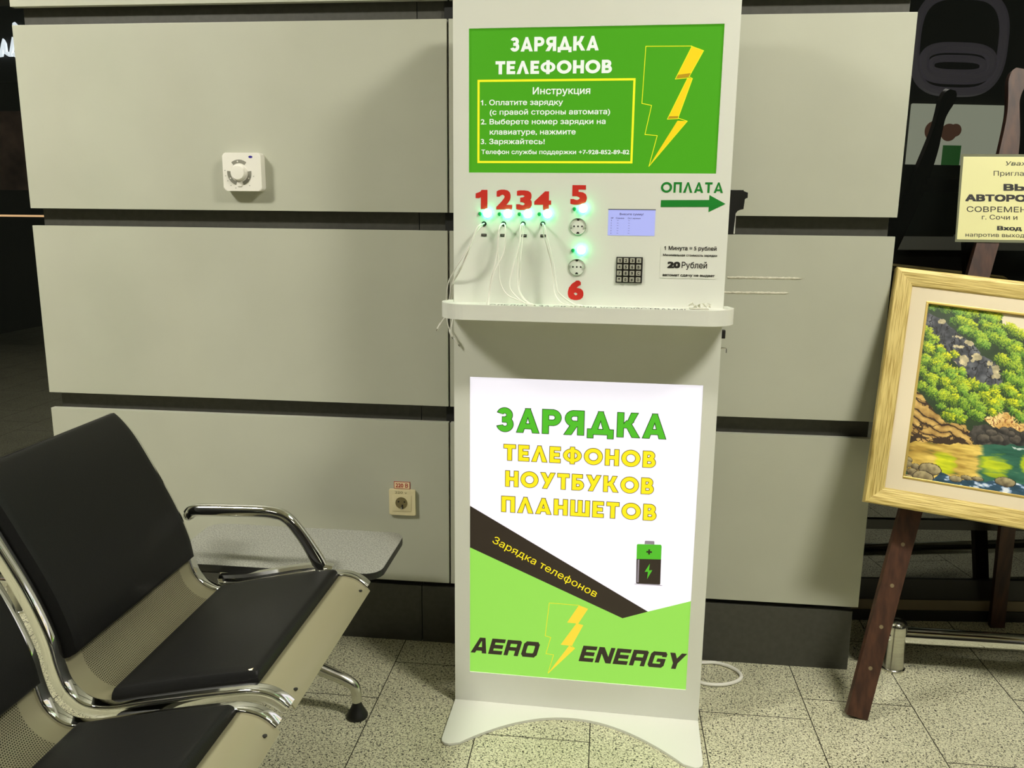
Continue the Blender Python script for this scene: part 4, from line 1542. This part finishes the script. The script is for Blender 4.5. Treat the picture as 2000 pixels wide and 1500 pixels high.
for z, hw in ((.90, .022), (1.45, .022)):
    mb = M()
    xa = .716 + (1.072 - .716) * z / 1.42 + .01
    p, q = Vector(LP(xa, z)) + Vector((0, .02, 0)), Vector(LP(2 * XC - xa, z)) + Vector((0, .02, 0))
    mb.box(p.x, q.x, p.y - .009, p.y + .009, z - hw, z + hw, 0, .002)
    obj('crossbar', mb, MT['wood'], easel)
mb = M()
plank(mb, [((1.335, .352, .003), .0225), ((1.215, .170, 1.47), .0225)], 0, .022, (0, 1, .12))
obj('rear_leg', mb, MT['wood'], easel)

# laminated notice fixed to the easel
NM = Matrix.Translation(LP(0, 0))
notice = empty('notice', 'pale yellow laminated notice sheet above the painting on the easel', 'notice', Matrix.Translation((1.1, .03, 1.40)))


def np_(x, z, d=0.0):
    p = Vector(LP(x, z)) + Vector(LN) * (.0135 - d)
    return (p.x, p.y, p.z)


PX = .955
mb = M()
mb.prism([(PX - .006 - .0, 1.276), (1.262, 1.276), (1.275, 1.514), (PX + .007, 1.514)], lambda p, d: np_(p[0], p[1], d), 0.0, .0006)
obj('lamination', mb, MT['film'], notice)
mb = M()
mb.prism([(PX - .001, 1.283), (1.256, 1.283), (1.266, 1.507), (PX + .013, 1.507)], lambda p, d: np_(p[0], p[1], d), -0.0006, -.0001)
sh = obj('paper_sheet', mb, MT['paper'], notice)
mb = M()
NF = lambda x, z, d: np_(x, z, -.0012)
put_text(mb, 'Уваж', 1.076, 1.076 + .060, 1.4830, .0115, NF, 0, .004, 0, .25)
put_text(mb, 'Пригла', 1.047, 1.049 + .076, 1.4555, .0130, NF, 0, .0)
put_text(mb, 'ВЫ', 1.073, 1.073 + .064, 1.4150, .0185, NF, 0, .05)
put_text(mb, 'АВТОРО', .974, .974 + .158, 1.3860, .0185, NF, 0, .05)
put_text(mb, 'СОВРЕМЕН', .978, .978 + .156, 1.3575, .0145, NF, 0, .004)
put_text(mb, 'г. Сочи и', 1.018, 1.018 + .092, 1.3375, .0125, NF, 0, .004)
put_text(mb, 'Вход', 1.058, 1.058 + .064, 1.3085, .0115, NF, 0, .045)
put_text(mb, 'напротив выход', .976, .976 + .153, 1.2905, .0105, NF, 0, .002)
obj('lettering', mb, MT['ink'], sh)

# ------------------------------------------------------------------ framed painting
thy, phl, rhr = math.radians(-5), math.radians(17.887), math.radians(6.005)
r0 = Vector((math.cos(thy), math.sin(thy), 0))
u0 = Vector((-math.sin(thy) * math.sin(phl), math.cos(thy) * math.sin(phl), math.cos(phl)))
rr_ = r0 * math.cos(rhr) - u0 * math.sin(rhr)
uu_ = u0 * math.cos(rhr) + r0 * math.sin(rhr)
bk = uu_.cross(rr_)                       # local y: away from the viewer
P0 = Vector((.698, -.200, .603))
PMX = Matrix(((rr_.x, bk.x, uu_.x, P0.x), (rr_.y, bk.y, uu_.y, P0.y), (rr_.z, bk.z, uu_.z, P0.z), (0, 0, 0, 1)))
pic = empty('framed_painting', 'gold framed landscape painting of a wooded rocky river cove', 'painting', PMX)
FW, FH, B = .80, .645, .047


def frame_piece(p):
    mb = M()
    # mitred moulding: section from outer edge to inner edge
    sec = [(0.0, 0.030), (0.0, 0.004), (0.003, 0.0005), (0.012, 0.0), (0.036, 0.003), (0.0445, 0.0045), (B, 0.008), (B, 0.024)]
    c = {'l': ((0, 0), (0, FH), (1, 0), (0, 1)), 'r': ((FW, FH), (FW, 0), (-1, 0), (0, -1)), 'b': ((FW, 0), (0, 0), (0, 1), (-1, 0)), 't': ((0, FH), (FW, FH), (0, -1), (1, 0))}[p]
    a, b, inn_, al = c
    vs, fs = [], []
    for e, sg in ((a, 1), (b, -1)):
        for w, d in sec:
            vs.append((e[0] + inn_[0] * w + al[0] * w * sg, d, e[1] + inn_[1] * w + al[1] * w * sg))
    n = len(sec)
    for k in range(n):
        fs.append([k, (k + 1) % n, n + (k + 1) % n, n + k])
    fs += [list(range(n))[::-1], [n + k for k in range(n)]]
    mb.add(vs, fs, 0)
    return mb


for p, m_ in (('l', 'gold_v'), ('r', 'gold_v'), ('b', 'gold_h'), ('t', 'gold_h')):
    obj('frame_side', frame_piece(p), MT[m_], pic, world=False)
mb = M()
cw0, cw1, ch0, ch1 = .0885, FW - .0885, .0800, .5610
for r in ((B - .004, FW - B + .004, ch1, FH - B + .004), (B - .004, FW - B + .004, B - .004, ch0), (B - .004, cw0, ch0, ch1), (cw1, FW - B + .004, ch0, ch1)):
    mb.box(r[0], r[1], .010, .014, r[2], r[3])
obj('mat_board', mb, MT['matboard'], pic, world=False)
mb = M()
lw = .0055
for r in ((cw0 - .001, cw1 + .001, ch1 - lw, ch1 + .001), (cw0 - .001, cw1 + .001, ch0 - .001, ch0 + lw), (cw0 - .001, cw0 + lw, ch0 + lw, ch1 - lw), (cw1 - lw, cw1 + .001, ch0 + lw, ch1 - lw)):
    mb.box(r[0], r[1], .0085, .019, r[2], r[3], 0, .0012)
obj('gilt_liner', mb, MT['liner'], pic, world=False)
mb = M()
mb.box(.02, FW - .02, .0245, .028, .02, FH - .02)
obj('backing_board', mb, MT['wood'], pic, world=False)


# painted surface: small brush dabs laid down layer by layer
def paint_landscape(w_m, h_m, res):
    W, H = int(w_m / res), int(h_m / res)
    img = np.zeros((H, W, 3))
    rng = np.random.default_rng(12)
    yy, xx = np.mgrid[0:H, 0:W].astype(float)

    def vn(sx, sy, seed):
        r = np.random.default_rng(seed)
        gh, gw = int(H / sy) + 3, int(W / sx) + 3
        g = r.random((gh, gw))
        fy_, fx_ = yy / sy, xx / sx
        i, j = fy_.astype(int), fx_.astype(int)
        a, b = fy_ - i, fx_ - j
        a, b = a * a * (3 - 2 * a), b * b * (3 - 2 * b)
        return (g[i, j] * (1 - a) * (1 - b) + g[i + 1, j] * a * (1 - b) + g[i, j + 1] * (1 - a) * b + g[i + 1, j + 1] * a * b)

    def fbm(s, seed, o=4, st=1.0):
        t, am, tot = 0, 1.0, 0
        for k in range(o):
            t = t + am * vn(s * st / 2 ** k + 1, s / 2 ** k + 1, seed + k)
            tot += am
            am *= .55
        return t / tot

    # map of sketch coordinates (x right, y down, in 1/1000) to raster
    def px(x, y):
        u = .084 + .00124 * (x - 1800) + .00017 * (y - 650)
        v = .472 - .00138 * (y - 650) + .00018 * (x - 1800)
        return (u - .0885) / res, (.561 - v) / res

    def inside(poly):
        q = [px(*p) for p in poly]
        m = np.zeros((H, W), bool)
        n = len(q)
        wob = (fbm(14, 77, 3) - .5) * 9
        X, Y = xx + wob, yy + (fbm(14, 91, 3) - .5) * 9
        for i in range(n):
            (x1, y1), (x2, y2) = q[i], q[(i + 1) % n]
            c = ((y1 > Y) != (y2 > Y)) & (X < (x2 - x1) * (Y - y1) / (y2 - y1 + 1e-9) + x1)
            m ^= c
        return m

    def fill(m, c0, c1, f):
        c0, c1 = np.array(c0) / 255., np.array(c1) / 255.
        col = c0 + (c1 - c0) * np.clip(f, 0, 1)[..., None]
        img[m] = col[m]

    img[:] = np.array((226, 214, 186)) / 255.
    # hillside under-painting
    hill = inside([(1740, 560), (1948, 560), (1958, 600), (1965, 640), (1985, 640), (2010, 660), (2060, 690), (2300, 760), (2300, 870), (1740, 870)])
    fill(hill, (26, 44, 22), (52, 76, 34), fbm(26, 5))
    cliff = inside([(1820, 610), (1850, 625), (1880, 650), (1905, 665), (1925, 690), (1950, 705), (1965, 735), (1958, 755), (1935, 752), (1900, 740), (1880, 715), (1858, 690), (1832, 655), (1800, 620), (1800, 600)])
    f = fbm(13, 21, 4)
    rid = np.abs(fbm(16, 33, 4, .6) - .5) * 5
    fill(cliff, (38, 40, 46), (120, 122, 130), f * 1.5 - .3)
    fill(cliff & (rid < .16), (18, 18, 22), (30, 30, 34), f)
    for c, a, b in (((1845, 626), 12, 7), ((1898, 667), 12, 8), ((1875, 656), 11, 5), ((1887, 700), 9, 14), ((1912, 697), 10, 12), ((1950, 722), 9, 18), ((1937, 708), 6, 10), ((1868, 712), 5, 10), ((1880, 675), 16, 4)):
        q = px(*c)
        e = ((xx - q[0]) / a / 1.0) ** 2 + ((yy - q[1]) / b) ** 2
        fill(cliff & (e + (fbm(6, int(c[0]), 3) - .5) * 2.4 < .75), (150, 140, 110), (226, 212, 168), fbm(8, int(c[1]), 3) * 1.6 - .3)
    # rock banks
    bank = inside([(1740, 745), (1788, 755), (1805, 770), (1830, 800), (1850, 818), (1890, 826), (1905, 842), (1905, 862), (1740, 862)])
    strat = (np.sin((yy * 1.0 - xx * .35) * .34 + fbm(30, 8, 3) * 9) * .5 + .5)
    fill(bank, (120, 84, 34), (228, 192, 112), fbm(16, 41, 4) * 1.2 + strat * .35 - .2)
    fill(bank & (np.abs(fbm(18, 44, 4, 1.6) - .5) < .022), (38, 24, 14), (60, 40, 20), f)
    fill(bank & (strat < .10), (52, 34, 18), (70, 48, 24), f)
    dkb = inside([(1740, 848), (1800, 842), (1815, 850), (1880, 848), (1900, 858), (1740, 866)])
    fill(dkb & (fbm(9, 52, 3) < .55), (40, 28, 16), (70, 50, 26), f)
    bank2 = inside([(1925, 812), (1945, 800), (2000, 800), (2300, 800), (2300, 870), (1985, 832), (1950, 835)])
    fill(bank2, (190, 136, 60), (246, 218, 148), fbm(12, 61, 4) * 1.6 - .2)
    fill(bank2 & (np.abs(fbm(9, 63, 3, .6) - .5) < .03), (120, 60, 24), (150, 80, 30), f)
    drk = inside([(1895, 842), (1905, 826), (1930, 824), (1960, 835), (1975, 826), (2000, 838), (2300, 850), (2300, 866), (1910, 864)])
    fill(drk, (30, 28, 26), (92, 86, 78), fbm(10, 71, 4) * 1.7 - .45)
    def glaze(al, c0, c1, f):
        c0, c1 = np.array(c0) / 255., np.array(c1) / 255.
        col = c0 + (c1 - c0) * np.clip(f, 0, 1)[..., None]
        al = np.clip(al, 0, 1)[..., None]
        img[:] = img * (1 - al) + col * al

    # water
    wat = inside([(1740, 858), (1900, 861), (2300, 862), (2300, 1000), (1740, 1000)])
    st_ = fbm(7, 81, 4, 7.0)
    fill(wat, (20, 74, 58), (62, 116, 92), st_ * 1.6 - .3)
    gx = (xx - px(1900, 880)[0]) / 30
    gold = np.clip(1 - np.maximum(gx, 0) ** 1.2, 0, 1) * np.clip(1.25 - (yy - px(1800, 885)[1]) / 62, 0, 1) * (gx < 1)
    glaze(wat * np.clip((gold * .9 + (st_ - .5) * 1.2 - .25) * 2.4, 0, 1), (150, 116, 40), (236, 206, 104), st_ * 1.9 - .4)
    for c, a, b in (((1848, 898), 24, 24), ((1945, 900), 34, 24), ((2015, 898), 22, 26), ((2090, 900), 30, 22)):
        q = px(*c)
        e = ((xx - q[0]) / a) ** 2 + ((yy - q[1]) / b) ** 2
        glaze(wat * np.clip((1.0 - e * .8 - (st_ - .5) * 2.0) * 1.6, 0, .9), (150, 172, 16), (228, 232, 24), st_ * 1.8 - .3)
    foam = inside([(1825, 935), (1840, 915), (1880, 930), (1960, 928), (2040, 935), (2300, 930), (2300, 1010), (1740, 1010), (1800, 950)])
    fo = fbm(6, 95, 4, 3.0)
    fill(foam, (24, 56, 72), (72, 104, 134), fo * 1.6 - .3)
    fill(foam & (fo > .60), (120, 150, 190), (226, 234, 244), (fo - .6) * 6)
    wh = inside([(1975, 862), (2300, 862), (2300, 876), (1990, 872)])
    fill(wh & (st_ > .5), (140, 170, 160), (232, 240, 236), st_)

    def blob(c, a, b, seed, c0=(70, 60, 44), c1=(178, 164, 122)):
        q = px(*c)
        e = ((xx - q[0]) / a) ** 2 + ((yy - q[1]) / b) ** 2 + (fbm(9, seed, 3) - .5) * .5
        sh_ = np.clip(.62 - ((yy - q[1]) / b) * .5 + ((xx - q[0]) / a) * .18 + (fbm(7, seed + 3, 3) - .5) * .9, 0, 1)
        fill(e < 1.12, (24, 20, 14), (34, 28, 20), sh_)
        fill(e < .94, c0, c1, sh_)

    for k, (c, a, b) in enumerate((((1772, 893), 15, 7), ((1775, 901), 11, 7), ((1792, 906), 9, 7), ((1768, 911), 10, 6), ((1786, 916), 11, 8), ((1820, 910), 23, 13), ((1763, 922), 9, 7), ((1776, 928), 12, 8), ((1806, 925), 21, 14), ((1798, 938), 18, 10),
                                   ((1870, 927), 13, 7), ((1891, 924), 11, 5), ((1913, 926), 12, 5), ((1966, 930), 20, 10), ((2040, 930), 16, 7))):
        blob(c, a, b, 200 + k * 7)

    for k, (c, a, b) in enumerate((((1965, 834), 10, 8), ((1925, 850), 14, 10), ((1950, 850), 14, 10), ((1985, 850), 12, 10), ((2010, 842), 16, 10), ((1940, 838), 12, 7), ((1978, 840), 8, 7), ((2050, 850), 16, 10))):
        blob(c, a, b, 400 + k * 7, (26, 24, 22), (104, 96, 84))

    # foliage dabs
    def dab(cx_, cy_, ra, rb, an, col):
        R = int(max(ra, rb)) + 2
        x0, x1, y0, y1 = int(cx_) - R, int(cx_) + R + 1, int(cy_) - R, int(cy_) + R + 1
        x0, y0, x1, y1 = max(x0, 0), max(y0, 0), min(x1, W), min(y1, H)
        if x0 >= x1 or y0 >= y1:
            return
        gx_, gy_ = xx[y0:y1, x0:x1] - cx_, yy[y0:y1, x0:x1] - cy_
        ca, sa = math.cos(an), math.sin(an)
        e = ((gx_ * ca + gy_ * sa) / ra) ** 2 + ((-gx_ * sa + gy_ * ca) / rb) ** 2
        k = np.clip(1.6 - e * 1.2, 0, 1)[..., None]
        img[y0:y1, x0:x1] = img[y0:y1, x0:x1] * (1 - k) + np.array(col) * k

    def bush(x, y, r, warm, n=None):
        cx_, cy_ = px(x, y)
        r = r / 1.0
        dk = np.array((26, 52, 18)) / 255.
        md = np.array((92, 138, 32)) / 255. * (1 - .0) + np.array((20, 6, -6)) / 255. * warm
        hi = np.array((176, 204, 62)) / 255. + np.array((46, 22, -26)) / 255. * warm
        n = n or int(r * r * 1.15)
        pts = []
        for _ in range(n):
            a, d = rng.uniform(0, 2 * math.pi), rng.random() ** .55 * r * rng.uniform(.8, 1.22)
            pts.append((math.cos(a) * d, math.sin(a) * d * .85))
        pts.sort(key=lambda p: -(p[1] * -.6 + p[0] * .25))
        pts.sort(key=lambda p: (p[1] * -.7 + p[0] * .35) + rng.uniform(-.5, .5) * r)
        for dx_, dy_ in pts:
            l = .5 + (-dy_ * .55 + dx_ * .32) / r + rng.uniform(-.38, .38)
            col = dk + (md - dk) * min(1, max(0, l * 2)) if l < .5 else md + (hi - md) * min(1, (l - .5) * 2)
            dab(cx_ + dx_, cy_ + dy_, rng.uniform(1.5, 3.2), rng.uniform(.6, 1.1), math.atan2(dy_, dx_) * .6 + rng.uniform(-.8, .8), col)

    B_ = [(1850, 600, 14, .2), (1875, 600, 16, .5), (1895, 585, 14, .3), (1840, 590, 10, .1), (1905, 610, 14, .8), (1900, 635, 15, .7), (1880, 625, 14, .5), (1915, 650, 10, .5), (1925, 590, 13, .6), (1942, 590, 12, 1.0), (1930, 612, 13, .4), (1948, 620, 12, .9),
          (1935, 640, 14, .7), (1920, 660, 14, .2), (1955, 640, 14, .4), (1975, 640, 15, 1.0), (1992, 650, 15, .9), (1965, 668, 15, .4), (1990, 685, 16, .8), (1948, 660, 12, .5), (1960, 700, 15, .8), (1985, 715, 16, .3), (2010, 690, 18, .7), (2020, 720, 18, .3), (1972, 730, 14, .4), (1995, 745, 14, .1),
          (2040, 700, 20, .6), (2060, 740, 22, .4), (2100, 750, 24, .6), (2140, 780, 24, .5), (2180, 790, 22, .5),
          (1812, 645, 13, .7), (1825, 660, 13, .5), (1815, 680, 14, .9), (1838, 680, 12, 1.3), (1850, 695, 12, 1.4), (1868, 690, 10, 1.2), (1808, 700, 14, .6), (1830, 710, 15, .9), (1855, 720, 14, 1.2), (1870, 735, 12, 1.2), (1800, 722, 14, .3), (1822, 738, 15, .8), (1848, 745, 14, 1.0), (1800, 752, 14, .3), (1825, 765, 14, .3), (1845, 775, 16, .7), (1868, 778, 15, 1.0), (1860, 760, 13, .7),
          (1885, 750, 15, 1.0), (1905, 748, 16, 1.0), (1900, 775, 16, .0), (1915, 790, 14, .0), (1890, 790, 13, .1), (1875, 800, 10, .0), (1905, 805, 12, .0), (1925, 770, 14, 1.1), (1945, 765, 13, 1.2), (1940, 785, 15, 1.2), (1955, 780, 14, 1.0), (1975, 760, 15, 1.1), (1980, 785, 15, 1.2), (1995, 775, 13, 1.0), (1940, 800, 10, 1.3), (2015, 780, 18, .9), (2050, 785, 18, .9), (2090, 795, 18, 1.0),
          (1860, 812, 12, 1.2), (1878, 815, 10, .8), (1850, 808, 9, 1.0)]
    rr2 = np.random.default_rng(3)
    for _ in range(420):
        bx, by = rr2.uniform(1795, 2290), rr2.uniform(585, 812)
        q = px(bx, by)
        i_, j_ = int(q[1]), int(q[0])
        if 0 <= i_ < H - 7 and 0 <= j_ < W - 7 and hill[i_, j_] and hill[max(i_ - 7, 0), j_] and not cliff[i_, j_] and not cliff[min(i_ + 6, H - 1), j_] and not bank[min(i_ + 5, H - 1), j_]:
            B_.append((bx, by, rr2.uniform(7, 13), rr2.uniform(-.5, .5)))
    B_.sort(key=lambda b: b[1] + b[2] * .3)
    for b in B_:
        bush(b[0], b[1], b[2] * 1.05, b[3])
    return np.clip(img, 0, 1)


RES = .0012
pw, ph_ = cw1 - cw0, ch1 - ch0
img = paint_landscape(pw, ph_, RES)
H_, W_ = img.shape[:2]
mb = M()
vs = [(cw0 + pw * j / (W_ - 1), .0175, ch1 - ph_ * i / (H_ - 1)) for i in range(H_) for j in range(W_)]
fs = [[i * W_ + j, (i + 1) * W_ + j, (i + 1) * W_ + j + 1, i * W_ + j + 1] for i in range(H_ - 1) for j in range(W_ - 1)]
mb.add(vs, fs, 0)
cv = obj('canvas', mb, canvas_mat(), pic, world=False, fix=False)
ca_ = cv.data.color_attributes.new('paint', 'FLOAT_COLOR', 'POINT')
lin = np.where(img <= .04045, img / 12.92, ((img + .055) / 1.055) ** 2.4)
rgba = np.ones((H_ * W_, 4), dtype=np.float32)
rgba[:, :3] = lin.reshape(-1, 3)
ca_.data.foreach_set('color', rgba.ravel())
